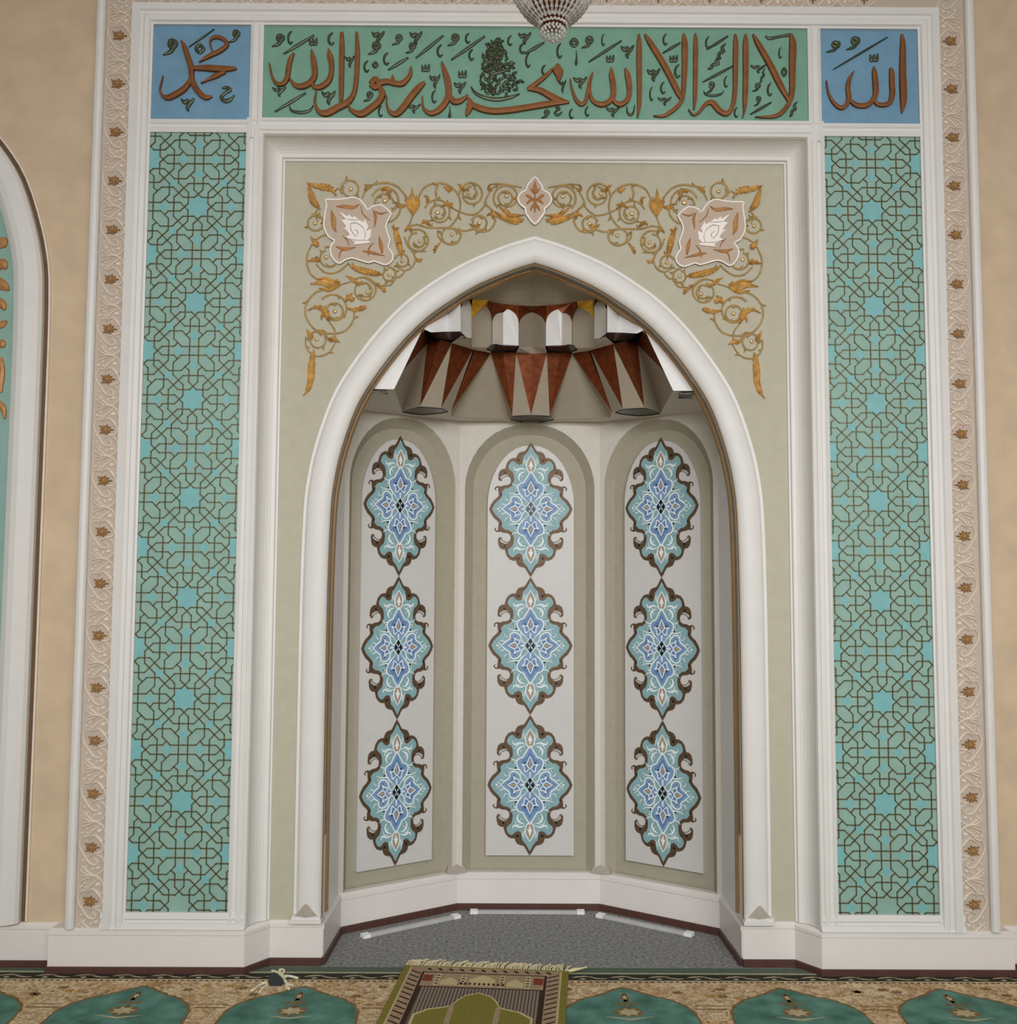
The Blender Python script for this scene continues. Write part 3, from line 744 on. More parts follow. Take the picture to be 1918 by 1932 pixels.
    for sz in (1, -1):
        mb.prism([(a*K, sz*b*K) for a, b in ((-8, 490), (8, 490), (12, 530), (34, 520), (18, 552), (0, 600), (-18, 552), (-34, 520), (-12, 530))], -.0066, -.0042)
    R['white_tracery'] = (mb.mesh('white_tracery'), M['mwhite'])
    hearts = []
    for sz in (1, -1):
        hearts.append(MB().prism([(a*K, sz*b*K) for a, b in ((0, 652), (24, 612), (44, 560), (40, 505), (18, 462), (0, 452), (-18, 462), (-40, 505), (-44, 560), (-24, 612))], -.0048, -.0042).mesh('tan_heart'))
        hearts.append(MB().disc(0, sz*252*K, 17*K, -.0056, .0012, 8, 44*K).mesh('tan_heart'))
        hearts.append(MB().disc(sz*206*K, 0, 46*K, -.0056, .0012, 8, 17*K).mesh('tan_heart'))
    R['tan_heart'] = (hearts, M['mtan'])
    mb = MB()
    for cx, cz in ((0, 52), (0, -52), (34, 0), (-34, 0)):
        mb.prism([((cx+a)*K, (cz+b)*K) for a, b in ((0, 36), (24, 0), (0, -36), (-24, 0))], -.0078, -.0042)
    for sx in (1, -1):
        for sz in (1, -1):
            for a, b, r in ((148, 604, 17), (172, 200, 13), (128, 60, 13), (200, 258, 9), (318, 450, 15), (366, 180, 13), (62, 262, 12), (132, 322, 8), (188, 110, 9)):
                mb.disc(sx*a*K, sz*b*K, r*K, -.0030 if a > 300 or a == 148 else -.0048, .0018, 7)
    R['black_accent'] = (mb.mesh('black_accent'), M['mblack'])
    return R
MED = med_meshes()
def niche_panel(hw, x, y, rz, label):
    t = thing('arched_panel', label, 'wall panel', (x, y, .245), rz, 'white arched niche panels')
    out = arch_out(hw, 1.70, 1.985, 0, pw=.92)
    out = [(a, b) for a, b in out]
    MB().prism(out, .018, .045).obj('board', M['panel'], t)
    sc = hw/.212
    for i in range(3):
        root = None
        for nm in ('medallion', 'curl', 'border_line', 'turquoise_field', 'blue_petal', 'deep_petal', 'white_tracery', 'tan_heart', 'black_accent'):
            me, mm = MED[nm]
            if root is None:
                root = add(nm, me, mm, t, (0, .018, .3345+.667*i)); root.scale = (sc, 1, 1)
            else:
                for q in (me if isinstance(me, list) else [me]): add(nm, q, mm, root)
    return t
def off(x, y, rz, d): return (x-math.sin(rz)*d*-1*0, y)
niche_panel(.212, .006, BY, 0, 'middle white arched panel with three blue medallions on the back wall')
niche_panel(.196, -(AX+BX)/2-.012, (AY+BY)/2-.008, SA, 'left white arched panel with three blue medallions on the angled niche wall')
niche_panel(.196, (AX+BX)/2+.012, (AY+BY)/2-.008, -SA, 'right white arched panel with three blue medallions on the angled niche wall')

# colonnette stops at the foot of the niche corners
for s in (-1, 1):
    for nm, (x, y, a) in (('corner_stop', (s*BX, BY, s*-SA/2)),):
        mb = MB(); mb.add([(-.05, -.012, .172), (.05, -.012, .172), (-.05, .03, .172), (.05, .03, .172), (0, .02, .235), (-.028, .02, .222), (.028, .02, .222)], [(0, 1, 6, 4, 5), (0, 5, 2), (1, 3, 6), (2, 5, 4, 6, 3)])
        o = mb.obj('trim_10' if s < 0 else 'trim_11', M['stopshade']); o.location = (x, y-.012, 0); o.rotation_euler = (0, 0, a); struct(o)

# ------------------------------------------------------------------ stalactite vault
Z2, Z3 = 2.632, 2.8414
vt = thing('stalactite_vault', 'tiered plaster and copper stalactite vault closing the top of the niche', 'vault', (0, .4, Z1))
def P1(px, py): return Zp(px, py, Z1)
def P2(px, py): return Zp(px, py, Z2)
def P3(px, py): return Zp(px, py, Z3)
XM = .0                                    # mirror plane x = 0
def mv(p): return Vector((-p.x, p.y, p.z))
cxs = 0.002
def both(name, polys, m, one_each=False):
    """left-half facets and their mirror images; each facet group becomes one part per side"""
    for side in (0, 1):
        if one_each:
            for poly in polys:
                mb = MB(); mb.recalc = False
                q = [p.copy() for p in poly]
                if side: q = [mv(p) for p in q][::-1]
                mb.face(*q); part(name, mb, m, vt)
        else:
            mb = MB()
            for poly in polys:
                q = [p.copy() for p in poly]
                if side: q = [mv(p) for p in q][::-1]
                mb.face(*q)
            part(name, mb, m, vt)
T0 = P2(1002.7, 667.5); T0.x = 0
T1 = P2(973.5, 665.5); T2 = P2(948.6, 664); T3 = P2(925.5, 665.9); T4 = P2(895, 660.5); T5 = P2(852, 647.5); T6 = P2(829.7, 641); T7 = P2(805.6, 648); T8 = U3(799, 618, .056)
B0 = P1(1002.7, 783); B0.x = 0
B1 = P1(965.9, 783.8); E1 = P1(961.5, 791); E2 = P1(905, 788); E3 = P1(851, 786); B2 = P1(850.8, 775.8); B3 = P1(832, 769.5); B4 = P1(792.4, 766); L0 = P1(759, 777); B9 = U3(743.5, 734, .058)
PM = T8.lerp(B9, .70)
# copper spikes: every spike a folded part of its own
def spike(polys):
    for side in (0, 1):
        mb = MB()
        for poly in polys:
            q = [p.copy() for p in poly]
            if side: q = [mv(p) for p in q][::-1]
            mb.face(*q)
        part('copper_spike', mb, M['copper'], vt)
mb = MB(); mb.face(T1, T0, B0); mb.face(T0, mv(T1), B0); part('copper_spike', mb, M['copper'], vt)
spike([[T3, T2, B1], [T2, T1, B1]])
spike([[T4, T3, B2]]); spike([[T5, T4.lerp(T5, .06), B3]])
spike([[T7, T6, B4], [T6, T5, B4]])
spike([[T8, T7, PM]])
both('plaster_facet', [[T1, B0, B1], [T3, B1, E1], [T3, E1, E2], [T3, E2, E3], [T3, E3, B2], [T4.lerp(T5, .06), B2, B3], [T5, B3, B4], [T7, B4, L0], [T7, L0, PM], [PM, L0, B9]], M['plaster'])
# undersides at the first tier, closing back to the walls
both('soffit', [[B0, Vector((0, BY+.05, Z1)), Vector((-BX-.02, BY+.05, Z1)), E3, E2, E1, B1], [E3, Vector((-BX-.02, BY+.05, Z1)), Vector((-AX-.05, AY+.02, Z1)), L0, B4, B3, B2], [L0, Vector((-AX-.05, AY+.02, Z1)), Vector((-AX-.05, .02, Z1)), B9]], M['niche'])
dz = Vector((0, 0, -.002))
def lens(pts, z):
    mb = MB(); mb.slab([(p.x, p.y) for p in pts], z-.004, z-.0015); return mb
def seg(a, b, n, bul):
    return a, b
part('mirror_lens', lens([Zp(961.5, 791, Z1), Zp(966, 785, Z1), Zp(1003, 782.5, Z1), Zp(1040, 785, Z1), Zp(1045, 791, Z1), Zp(1025, 795, Z1), Zp(1003, 797.5, Z1), Zp(980, 795, Z1)], Z1), M['mirror'], vt)
for s in (0, 1):
    pts = [Zp(*p, Z1) for p in ((759, 776.8), (775, 770.5), (792, 767.5), (832, 770), (845, 776), (830, 779), (798.6, 782), (775, 780))]
    if s: pts = [mv(p) for p in pts]
    part('mirror_lens', lens(pts, Z1), M['mirror'], vt)
    pts = [Vector(p) for p in ((-.72, .062, 0), (-.628, .062, 0), (-.640, .17, 0), (-.72, .17, 0))]
    if s: pts = [mv(p) for p in pts]
    part('mirror_lens', lens(pts, Z1+.024), M['mirror'], vt)
    for poly in (((917, 658.4), (925, 650), (935, 648), (948, 651), (976.5, 651), (972, 659), (952, 663.5), (930, 663)), ((812, 626.5), (840, 625), (868.5, 624.5), (880, 636.5), (866, 638), (851.4, 641.5), (823.5, 638))):
        pts = [Zp(*p, Z2) for p in poly]
        if s: pts = [mv(p) for p in pts]
        part('mirror_lens', lens(pts, Z2), M['mirror'], vt)
# second tier: upright cell walls; pixel + depth
def Q(px, py, Y): return U3(px, py, Y)
def cell(a_px, a_y, b_px, b_y, zb_px, spring_px, apex, split=None):
    """arched cell wall between two uprights: returns wall polygon and the spandrel outlines over it"""
    pass
def archcurve(p0, p1, p2, n=6):
    """half of a pointed arch from springing p0 to apex p2, bulging by p1"""
    return [p0*(1-t)**2+p1*2*t*(1-t)+p2*t*t for t in [i/n for i in range(n+1)]]
def cell_wall(aS, aB, bS, bB, ap, topa, topb, splitpts=None):
    """aS/bS springings, aB/bB bases, ap apex -> wall faces + two spandrel polys"""
    ca = archcurve(aS, aS.lerp(Vector((aS.x, aS.y, ap.z)), .72), ap); cb = archcurve(bS, bS.lerp(Vector((bS.x, bS.y, ap.z)), .72), ap)
    wall = [aB]+ca+cb[-2::-1]+[bB]
    topm = topa.lerp(topb, .5)
    spa = [topa]+ca+[topm]; spb = [topb, topm]+cb[::-1]
    return wall, spa, spb
walls = []; spans = []; golds = []
# centre cell (built whole)
yc = .43
aS, aB = Q(978.5, 613, .33), Q(978.5, 655, .33); ap = Q(1003.2, 589, yc); ap.x = 0
top1 = Q(978.5, 576, .32); top0 = Q(1003, 577, .36); top0.x = 0
ca = archcurve(aS, Vector((aS.x*.92, aS.y, aS.z+.045)), ap)
bm0 = Q(1003, 655, yc); bm0.x = 0
mb = MB(); mb.face(*([aB]+ca+[bm0])); mb.face(*([bm0]+[mv(p) for p in ca[::-1]]+[mv(aB)])); part('cell_wall', mb, M['plaster'], vt)
for s in (0, 1):
    q = [top1]+ca+[top0]
    if s: q = [mv(p) for p in q]
    part('copper_spandrel', MB().face(*q), M['copper'], vt)
lowc = [aB, bm0, T0, T1]
# cell next to the centre: V-shaped, its right face turned to the room
y1, y2, ym = .33, .36, .30
cS, cB = Q(929, 607, y2), Q(929, 653, y2); mS, mB = Q(948.8, 590, ym), Q(948.8, 650.5, ym); eS, eB = Q(978, 609, y1), Q(978, 652, y1)
apx = Q(956.7, 583, ym)
left = [cB]+archcurve(cS, cS+Vector((.004, 0, .045)), mS)+[mB]
right = [mB, mS, apx]+archcurve(eS, eS+Vector((-.004, 0, .05)), apx)[-2::-1]+[eB]
tA, tB = Q(929, 570, .30), Q(978.5, 576, .30)
spL = [tA]+archcurve(cS, cS+Vector((.004, 0, .045)), mS)+[apx, Q(957, 574.5, .29)]
spR = [tB, Q(957, 574.5, .29), apx]+archcurve(eS, eS+Vector((-.004, 0, .05)), apx)[-2::-1]
# third cell: recessed, its shade put into greyer plaster
y3a, y3b = .30, .37
gS, gB = Q(889.3, 601, y3a), Q(889.3, 654.5, y3a); hS, hB = Q(929, 606, y3b), Q(929, 656, y3b); gap = Q(918, 579, .34)
third = [gB]+archcurve(gS, gS+Vector((.01, 0, .04)), gap)+archcurve(hS, hS+Vector((-.004, 0, .045)), gap)[-2::-1]+[hB]
gtop = [Q(890.5, 565, .25), Q(921, 566.5, .28)]
goldp = [gtop[0]]+archcurve(gS, gS+Vector((.01, 0, .04)), gap)+[gtop[1]]
sp3 = [gtop[1], gap]+archcurve(hS, hS+Vector((-.004, 0, .045)), gap)[-2::-1]+[tA]
# fourth cell
iS, iB = Q(868.7, 582, .12), Q(868.7, 634.6, .12); jS, jB = Q(889.3, 578, .20), Q(889.3, 638, .20); iap = Q(885, 566.5, .18)
fourth = [iB]+archcurve(iS, iS+Vector((.002, 0, .03)), iap)+[jS, jB]
sp4 = [Q(873.5, 571, .11), Q(885, 558, .16), Q(890.5, 565, .2), iap]+archcurve(iS, iS+Vector((.002, 0, .03)), iap)[-2::-1]
# outer cell running under the arch, its light put into paler plaster
k0, k1 = Q(868.7, 560, .07), Q(868.7, 625, .07); l0, l1 = Q(844.8, 572, .11), Q(844.8, 625.5, .11); m0, m1 = Q(800, 596, .055), Q(800, 621, .055)
outer = [[k1, l1, l0, k0], [l1, Q(812.6, 627, .06), m1, m0, l0]]
step1 = [[Q(889.3, 565, .20), Q(889.3, 654.5, .20), gB, Q(889.3, 565, .30)]]
low = [lowc, [Q(868.7, 634.6, .12), jB, Q(889.3, 654.5, .32), T4, T5], [Q(851.7, 646.5, .26), Q(868.7, 634.6, .12), T5], [gB, hB, T3, T4], [hB, cB, T3]]
both('cell_wall', [left], M['niche']); both('lit_cell_wall', [right], M['lit'])  # light on each face put into its plaster tone
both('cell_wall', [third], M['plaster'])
both('cell_wall', [fourth]+step1, M['niche'])  # brighter lighting of these faces put into a paler tone
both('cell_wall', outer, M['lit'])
both('cell_base', low, M['niche'])  # lit band painted in with the paler niche tone
both('copper_spandrel', [spL, spR], M['copper'])
both('copper_spandrel', [sp3], M['copper'])
both('copper_spandrel', [sp4], M['copper'])
both('gold_spandrel', [goldp], M['bright'])
for o in vt.children:
    if o.name.startswith('gold_spandrel'): o['label'] = 'bright gold spandrel over the third cell'
# white cheeks beside the arch, their light put into paler plaster
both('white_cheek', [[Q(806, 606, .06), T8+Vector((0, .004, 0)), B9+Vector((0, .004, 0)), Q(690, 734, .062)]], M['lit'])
# dome: from the copper line up to the arch
dome_in = [Q(1003, 577.5, .36), Q(978.5, 576, .32), Q(957, 574.5, .29), Q(929, 570, .30), Q(921, 566.5, .28), Q(890.5, 565, .25), Q(885, 558, .16), Q(873.5, 571, .11), Q(868.7, 560, .07), Q(840, 574, .07)]
dome_in[0].x = 0
aL = [p for p in [(-a, b) for a, b in arc_pts(0)] if p[1] > 2.64]
dome_out = [Vector((a, .052, b)) for a, b in aL]
mb = MB()
for s in (0, 1):
    n = 24
    def res(pts, n):
        L = [0]
        for a, b in zip(pts, pts[1:]): L.append(L[-1]+(b-a).length)
        out = []
        for i in range(n+1):
            d = L[-1]*i/n; k = max(j for j in range(len(L)) if L[j] <= d+1e-9); k = min(k, len(pts)-2)
            tt = (d-L[k])/max(1e-9, L[k+1]-L[k]); out.append(pts[k].lerp(pts[k+1], tt))
        return out
    a, b = res(dome_in, n), res(dome_out, n)
    rows = []
    for r in range(7):
        u = r/6
        row = [p.lerp(q, u)+Vector((0, 0, .03*math.sin(PI*u)))*(1-i/n) for i, (p, q) in enumerate(zip(a, b))]
        if s: row = [mv(p) for p in row]
        rows.append(row)
    for r in range(6):
        for i in range(n):
            mb.face(rows[r][i], rows[r][i+1], rows[r+1][i+1], rows[r+1][i])
part('dome', mb, M['plaster'], vt)

# ------------------------------------------------------------------ spandrel filigree (left traced, right mirrored)
YS = 0.0
def fc(pts): return conv(pts, 550, 310, 4.081, YS)
def fsp(cx, cy, r0, r1, a0, turns, w0=18, w1=14, n=None):
    n = n or int(14*abs(turns))+3
    return [(cx+(r0+(r1-r0)*i/n)*math.cos(math.radians(a0)+2*PI*turns*i/n), cy+(r0+(r1-r0)*i/n)*math.sin(math.radians(a0)+2*PI*turns*i/n), w0+(w1-w0)*i/n) for i in range(n+1)]
vines = [fsp(452, 192, 72, 55, 150, 1.15), fsp(182, 452, 68, 52, 250, 1.2),
 [(575, 165, 8), (640, 155, 16), (730, 143, 18), (820, 175, 17), (880, 250, 15), (905, 300, 10)], fsp(725, 285, 112, 80, 200, .95), fsp(720, 300, 80, 60, 180, .5), [(545, 260, 12), (570, 205, 14), (620, 172, 10)], [(835, 300, 14), (830, 380, 16), (770, 440, 12), (690, 460, 6)],
 [(975, 270, 8), (1010, 190, 15), (1090, 148, 17), (1190, 155, 17), (1270, 215, 17), (1300, 300, 16), (1285, 390, 15), (1240, 460, 13), (1200, 490, 8)], fsp(1130, 375, 112, 60, 200, .9, 15, 13), fsp(1130, 372, 60, 48, 170, .9), [(1125, 160, 16), (1110, 210, 22), (1120, 270, 12)],
 fsp(1385, 232, 95, 60, 180, 1.25), fsp(1375, 235, 60, 22, 300, .55),
 fsp(1655, 255, 105, 64, 130, 1.1), fsp(1650, 265, 62, 42, 180, .8), [(1515, 160, 8), (1590, 150, 14), (1690, 165, 14), (1770, 180, 8)], [(1490, 280, 12), (1540, 190, 14), (1600, 155, 8)],
 [(1210, 320, 10), (1300, 370, 14), (1400, 390, 15), (1470, 340, 14), (1500, 290, 10)], [(1480, 290, 12), (1540, 350, 16), (1590, 410, 15), (1660, 445, 12)],
 fsp(1445, 455, 62, 50, 200, 1.0), [(1480, 310, 10), (1550, 360, 16), (1568, 440, 17), (1520, 510, 16), (1440, 520, 13), (1400, 500, 8)],
 [(900, 480, 12), (970, 465, 14), (1050, 490, 15), (1180, 490, 15), (1270, 500, 15), (1340, 515, 15), (1450, 480, 14)],
 fsp(1222, 545, 85, 50, 320, 1.1), [(1125, 510, 12), (1130, 560, 14), (1180, 605, 14), (1240, 612, 10)],
 fsp(968, 592, 92, 62, 250, 1.05), fsp(968, 595, 60, 40, 320, .5), [(870, 560, 12), (900, 640, 14), (960, 670, 14), (1040, 670, 8)],
 fsp(850, 745, 58, 40, 200, .9), [(920, 660, 10), (955, 720, 15), (930, 790, 15), (870, 820, 13), (810, 790, 10)], fsp(748, 850, 58, 40, 260, 1.0), [(800, 880, 15), (760, 930, 15), (690, 935, 12)], [(770, 870, 12), (830, 870, 14), (870, 830, 12)],
 fsp(560, 968, 98, 66, 260, 1.0), fsp(568, 975, 62, 40, 250, .7),
 fsp(285, 720, 85, 60, 250, 1.0), [(160, 615, 10), (122, 690, 15), (118, 770, 16), (150, 850, 15), (220, 900, 12)], [(190, 580, 10), (260, 545, 14), (340, 555, 14), (420, 620, 12), (480, 660, 8)], [(190, 770, 12), (250, 830, 15), (330, 840, 15), (400, 800, 13), (440, 760, 8)],
 [(290, 960, 14), (190, 985, 16), (120, 1060, 16), (105, 1150, 16), (140, 1230, 16), (210, 1290, 16), (320, 1305, 15), (420, 1280, 16), (480, 1190, 15), (475, 1110, 12)], fsp(325, 1115, 118, 72, 220, .95), fsp(335, 1135, 70, 52, 180, .95), [(290, 1215, 10), (330, 1270, 15), (335, 1340, 14), (310, 1370, 8)],
 fsp(200, 1355, 72, 52, 180, 1.1), [(110, 1330, 10), (110, 1400, 15), (150, 1460, 15), (210, 1480, 15), (290, 1450, 14), (340, 1370, 10)], [(200, 1275, 8), (260, 1290, 14), (280, 1350, 14), (310, 1370, 8)],
 [(905, 470, 10), (935, 385, 12)], [(460, 905, 10), (370, 930, 12)], [(350, 240, 8), (330, 215, 10), (360, 185, 12)], [(215, 340, 10), (180, 380, 14), (205, 440, 8)], [(640, 930, 10), (560, 870, 14), (470, 890, 12)]]
leaves = [
 [(120, 145, 5), (175, 165, 34), (250, 178, 44), (310, 195, 26), (340, 245, 6)], [(128, 150, 5), (148, 220, 38), (172, 290, 38), (225, 350, 6)],
 [(930, 185, 6), (928, 260, 40), (932, 340, 56), (935, 392, 12)], [(882, 240, 5), (895, 310, 32), (930, 385, 14)], [(980, 240, 5), (972, 315, 32), (938, 385, 14)], [(905, 250, 4), (915, 320, 26), (935, 385, 8)], [(960, 240, 4), (955, 320, 26), (936, 385, 8)],
 [(145, 925, 5), (230, 912, 44), (310, 930, 62), (372, 935, 14)], [(195, 885, 5), (280, 885, 32), (365, 930, 12)], [(210, 955, 5), (290, 968, 32), (365, 938, 12)], [(300, 900, 5), (345, 905, 28), (370, 930, 8)],
 [(1565, 365, 5), (1640, 415, 34), (1720, 438, 42), (1790, 428, 6)], [(1620, 355, 6), (1690, 395, 26), (1790, 395, 5)], [(1600, 330, 5), (1640, 360, 24), (1680, 380, 6)],
 [(785, 465, 6), (808, 540, 36), (830, 630, 34), (850, 725, 6)], [(770, 480, 4), (800, 500, 18), (830, 490, 4)], [(435, 768, 6), (510, 808, 38), (620, 838, 36), (705, 850, 6)], [(450, 790, 4), (480, 800, 18), (470, 760, 4)],
 [(172, 1430, 14), (162, 1490, 38), (154, 1570, 42), (150, 1650, 36), (128, 1730, 26), (90, 1785, 4)],
 [(870, 520, 5), (900, 490, 28), (930, 520, 6)], [(1000, 460, 5), (1030, 440, 30), (1065, 470, 6)], [(410, 1065, 5), (445, 1025, 44), (480, 1055, 8)], [(425, 1000, 4), (440, 1030, 20), (450, 1050, 4)], [(430, 1112, 8), (500, 1120, 32), (575, 1100, 18)], [(125, 1128, 4), (190, 1100, 26), (255, 1130, 40), (290, 1215, 10)], [(230, 1200, 4), (240, 1160, 26), (280, 1140, 6)],
 [(1150, 335, 5), (1205, 302, 32), (1240, 345, 6)], [(420, 858, 4), (475, 890, 30), (525, 935, 12)], [(640, 920, 4), (700, 958, 26), (722, 988, 4)], [(1150, 600, 4), (1110, 645, 22), (1098, 685, 4)], [(940, 700, 4), (975, 742, 22), (1008, 732, 4)], [(148, 560, 4), (180, 600, 38), (205, 640, 6)], [(125, 748, 4), (180, 735, 34), (225, 742, 5)], [(118, 1268, 4), (140, 1312, 32), (160, 1345, 6)], [(375, 1372, 4), (330, 1352, 30), (285, 1342, 5)], [(690, 205, 5), (740, 195, 32), (760, 260, 6)], [(560, 160, 4), (590, 175, 26), (560, 205, 4)], [(1280, 155, 4), (1310, 175, 24), (1320, 210, 4)], [(1530, 155, 4), (1515, 190, 22), (1545, 205, 4)], [(1170, 175, 4), (1205, 195, 30), (1235, 205, 4)], [(1020, 245, 4), (1050, 260, 22), (1040, 300, 4)], [(1500, 400, 5), (1540, 380, 28), (1560, 430, 6)], [(1380, 480, 4), (1420, 475, 24), (1445, 470, 4)], [(800, 320, 4), (840, 325, 24), (880, 320, 4)]]
dots = [(455, 192, 17), (180, 455, 17), (718, 280, 22), (1122, 370, 20), (1360, 222, 16), (1655, 245, 18), (1446, 452, 17), (1234, 542, 16), (985, 592, 16), (850, 745, 16), (750, 850, 16), (585, 985, 17), (265, 715, 18), (333, 1132, 18), (192, 1345, 18)]
cart = [(440, 385), (600, 385), (760, 366), (860, 350), (950, 388), (1020, 458), (1075, 545), (1120, 500), (1230, 465), (1310, 488), (1380, 545), (1425, 600), (1372, 700), (1345, 790), (1372, 900), (1405, 1000), (1380, 1100), (1430, 1170), (1455, 1250), (1420, 1322), (1350, 1365), (1270, 1350), (1165, 1310), (1090, 1335), (960, 1300), (830, 1265), (720, 1300), (650, 1345), (580, 1308), (522, 1220), (508, 1120), (540, 1050), (575, 1000), (490, 950), (432, 850), (410, 760), (430, 600), (452, 450)]
lot = [(650, 585), (700, 600), (765, 650), (785, 618), (850, 665), (868, 640), (940, 695), (1010, 735), (1028, 688), (1085, 800), (1050, 865), (1128, 835), (1115, 960), (1062, 1010), (1112, 1025), (1100, 1045), (860, 1070), (882, 1032), (740, 965), (800, 925), (705, 815), (755, 800), (678, 705), (745, 688)]
lot_lines = [[(810, 760, 10), (900, 745, 14), (990, 800, 14), (1020, 840, 8)], [(815, 770, 10), (830, 860, 14), (900, 950, 10)], [(880, 840, 8), (930, 880, 12), (910, 935, 8)], [(760, 690, 6), (850, 700, 10), (940, 700, 6)], [(720, 800, 6), (760, 860, 10), (800, 920, 6)], [(1020, 850, 6), (1040, 920, 10), (1020, 1000, 6)], [(740, 965, 6), (860, 1000, 10), (1060, 1010, 6)]]
cleaf = [[(525, 545, 14), (555, 680, 80), (565, 800, 64), (600, 880, 8)], [(600, 490, 12), (720, 490, 64), (860, 505, 56), (945, 455, 10)], [(1150, 540, 6), (1190, 640, 46), (1175, 800, 10)], [(1180, 560, 6), (1260, 600, 30), (1370, 575, 6)], [(590, 1090, 6), (720, 1130, 64), (890, 1105, 8)], [(640, 1290, 5), (660, 1180, 22), (720, 1130, 8)], [(990, 1160, 8), (1110, 1180, 56), (1330, 1235, 8)], [(1240, 940, 12), (1270, 1060, 62), (1290, 1190, 30)], [(970, 480, 8), (1000, 600, 18), (1110, 700, 8)], [(700, 930, 8), (760, 1000, 16), (800, 1080, 6)], [(1080, 1240, 6), (1090, 1120, 24), (1160, 1040, 6)]]
def c5(p): return conv([(a, b, 1) for a, b in p], 560, 330, 7.992, YS)
def lobed(mb, pts, y0, h):
    mb.ribbon(pts, y0, h, .45, sub=4)
    P = spline(pts, 4); n = len(P); wm = max(p.z for p in P)
    if wm < .006: return
    L = 0; nxt = .006
    for i in range(1, n-1):
        L += (Vector((P[i].x, P[i].y))-Vector((P[i-1].x, P[i-1].y))).length
        if L < nxt or P[i].z < wm*.4: continue
        nxt = L+.0105
        d = Vector((P[i+1].x-P[i-1].x, P[i+1].y-P[i-1].y)); d.normalize(); nn = Vector((-d.y, d.x)); w = P[i].z
        for q in (1, -1):
            a = Vector((P[i].x, P[i].y))+nn*q*w*.22; b = a+nn*q*w*.26+d*w*.30; c = b+nn*q*w*.10+d*w*.40
            mb.ribbon([(a.x, a.y, w*.5), (b.x, b.y, w*.36), (c.x, c.y, w*.06)], y0, h*.8, .5, sub=2)
random.seed(17)
extra = []
for v in vines:
    if len(v) < 6: continue
    for fr in ((.22, .55, .85) if len(v) > 9 else (.3, .7)):
        i = min(len(v)-2, max(1, int(fr*len(v)))); x, y, w = v[i]
        dx, dy = v[i+1][0]-v[i-1][0], v[i+1][1]-v[i-1][1]; l = math.hypot(dx, dy) or 1; dx, dy = dx/l, dy/l
        q = random.choice((1, -1)); nx, ny = -dy*q, dx*q; g = random.uniform(26, 40)
        extra.append([(x-dx*6, y-dy*6, 6), (x+dx*g*.5+nx*g*.35, y+dy*g*.5+ny*g*.35, g*.55), (x+dx*g*.8+nx*g*.95, y+dy*g*.8+ny*g*.95, 3)])
def fil(s, label):
    t = thing('gilt_filigree', label, 'filigree ornament', (s*.75, -.01, 2.3), group='gilt scroll ornaments over the arch')
    mx = (lambda L: [(s*-a, b, w) for a, b, w in L])
    mb = MB()
    for v in vines: mb.ribbon(mx(fc(v)), YS, .007, .7, sub=2)
    part('scroll_vine', mb, M['stem'], t)
    for i, v in enumerate(leaves):
        mb = MB(); lobed(mb, mx(fc(v)), YS-.002, .011+.001*(i % 3)) if not 2 <= i <= 9 else mb.ribbon(mx(fc(v)), YS-.002, .011+.001*(i % 3), .45, sub=4); part('leaf', mb, M['gold'], t)
    mb = MB()
    for v in extra: mb.ribbon(mx(fc(v)), YS-.001, .009, .5, sub=3)
    o = part('leaflet', mb, M['stem'], t); o['kind'] = 'stuff'
    mb = MB()
    for x, y, r in dots:
        a = fc([(x, y, r)])[0]; mb.disc(s*-a[0], a[1], a[2], YS-.001, .009, 9)
    part('berry', mb, M['stem'], t)
    out = [(s*-a, b) for a, b, w in c5(cart)]
    g = part('cartouche', MB().prism(out, YS-.010, YS-.001), M['pinktan'], t); g['label'] = 'pinkish cartouche with a white lotus'
    mb = MB(); mb.ribbon([(a, b, .0068) for a, b in out], YS-.009, .004, .85, closed=True, sub=2)
    world_child(mb.obj('white_rim', M['lotus']), t)
    for v in cleaf:
        mb = MB(); mb.ribbon([(s*-a, b, w) for a, b, w in conv(v, 560, 330, 7.992, YS)], YS-.010, .006, .5, sub=3); part('tan_leaf', mb, M['tan'], t)
    l = part('lotus', MB().prism([(s*-a, b) for a, b, w in c5(lot)], YS-.017, YS-.010), M['lotus'], t)
    mb = MB()
    for v in lot_lines: mb.ribbon([(s*-a, b, w) for a, b, w in conv(v, 560, 330, 7.992, YS)], YS-.0168, .0035, .7, sub=3)
    part('lotus_vein', mb, M['pinktan'], t)
    return t
fil(-1, 'gilt scrollwork corner with white lotus cartouche, left of the arch point')
fil(1, 'gilt scrollwork corner with white lotus cartouche, right of the arch point')
# keystone cartouche
t = thing('keystone_cartouche', 'small white-rimmed quatrefoil cartouche above the arch point', 'cartouche', (0, -.01, 3.08))
kc = [(1562, 45), (1610, 100), (1650, 160), (1665, 212), (1720, 240), (1765, 300), (1770, 350), (1730, 410), (1685, 450), (1680, 500), (1640, 560), (1560, 650), (1480, 560), (1440, 500), (1437, 445), (1385, 405), (1345, 345), (1348, 290), (1392, 238), (1445, 212), (1460, 160), (1503, 100)]
out = [(a, b) for a, b, w in conv([(x, y, 1) for x, y in kc], 780, 330, 6.85, YS)]
cx0 = sum(a for a, b in out)/len(out); out = [(a-cx0, b) for a, b in out]
part('ground', MB().prism(out, -.010, -.001), M['pinktan'], t)
mb = MB(); mb.ribbon([(a, b, .0085) for a, b in out], -.009, .007, .85, closed=True, sub=2); part('white_rim', mb, M['lotus'], t)
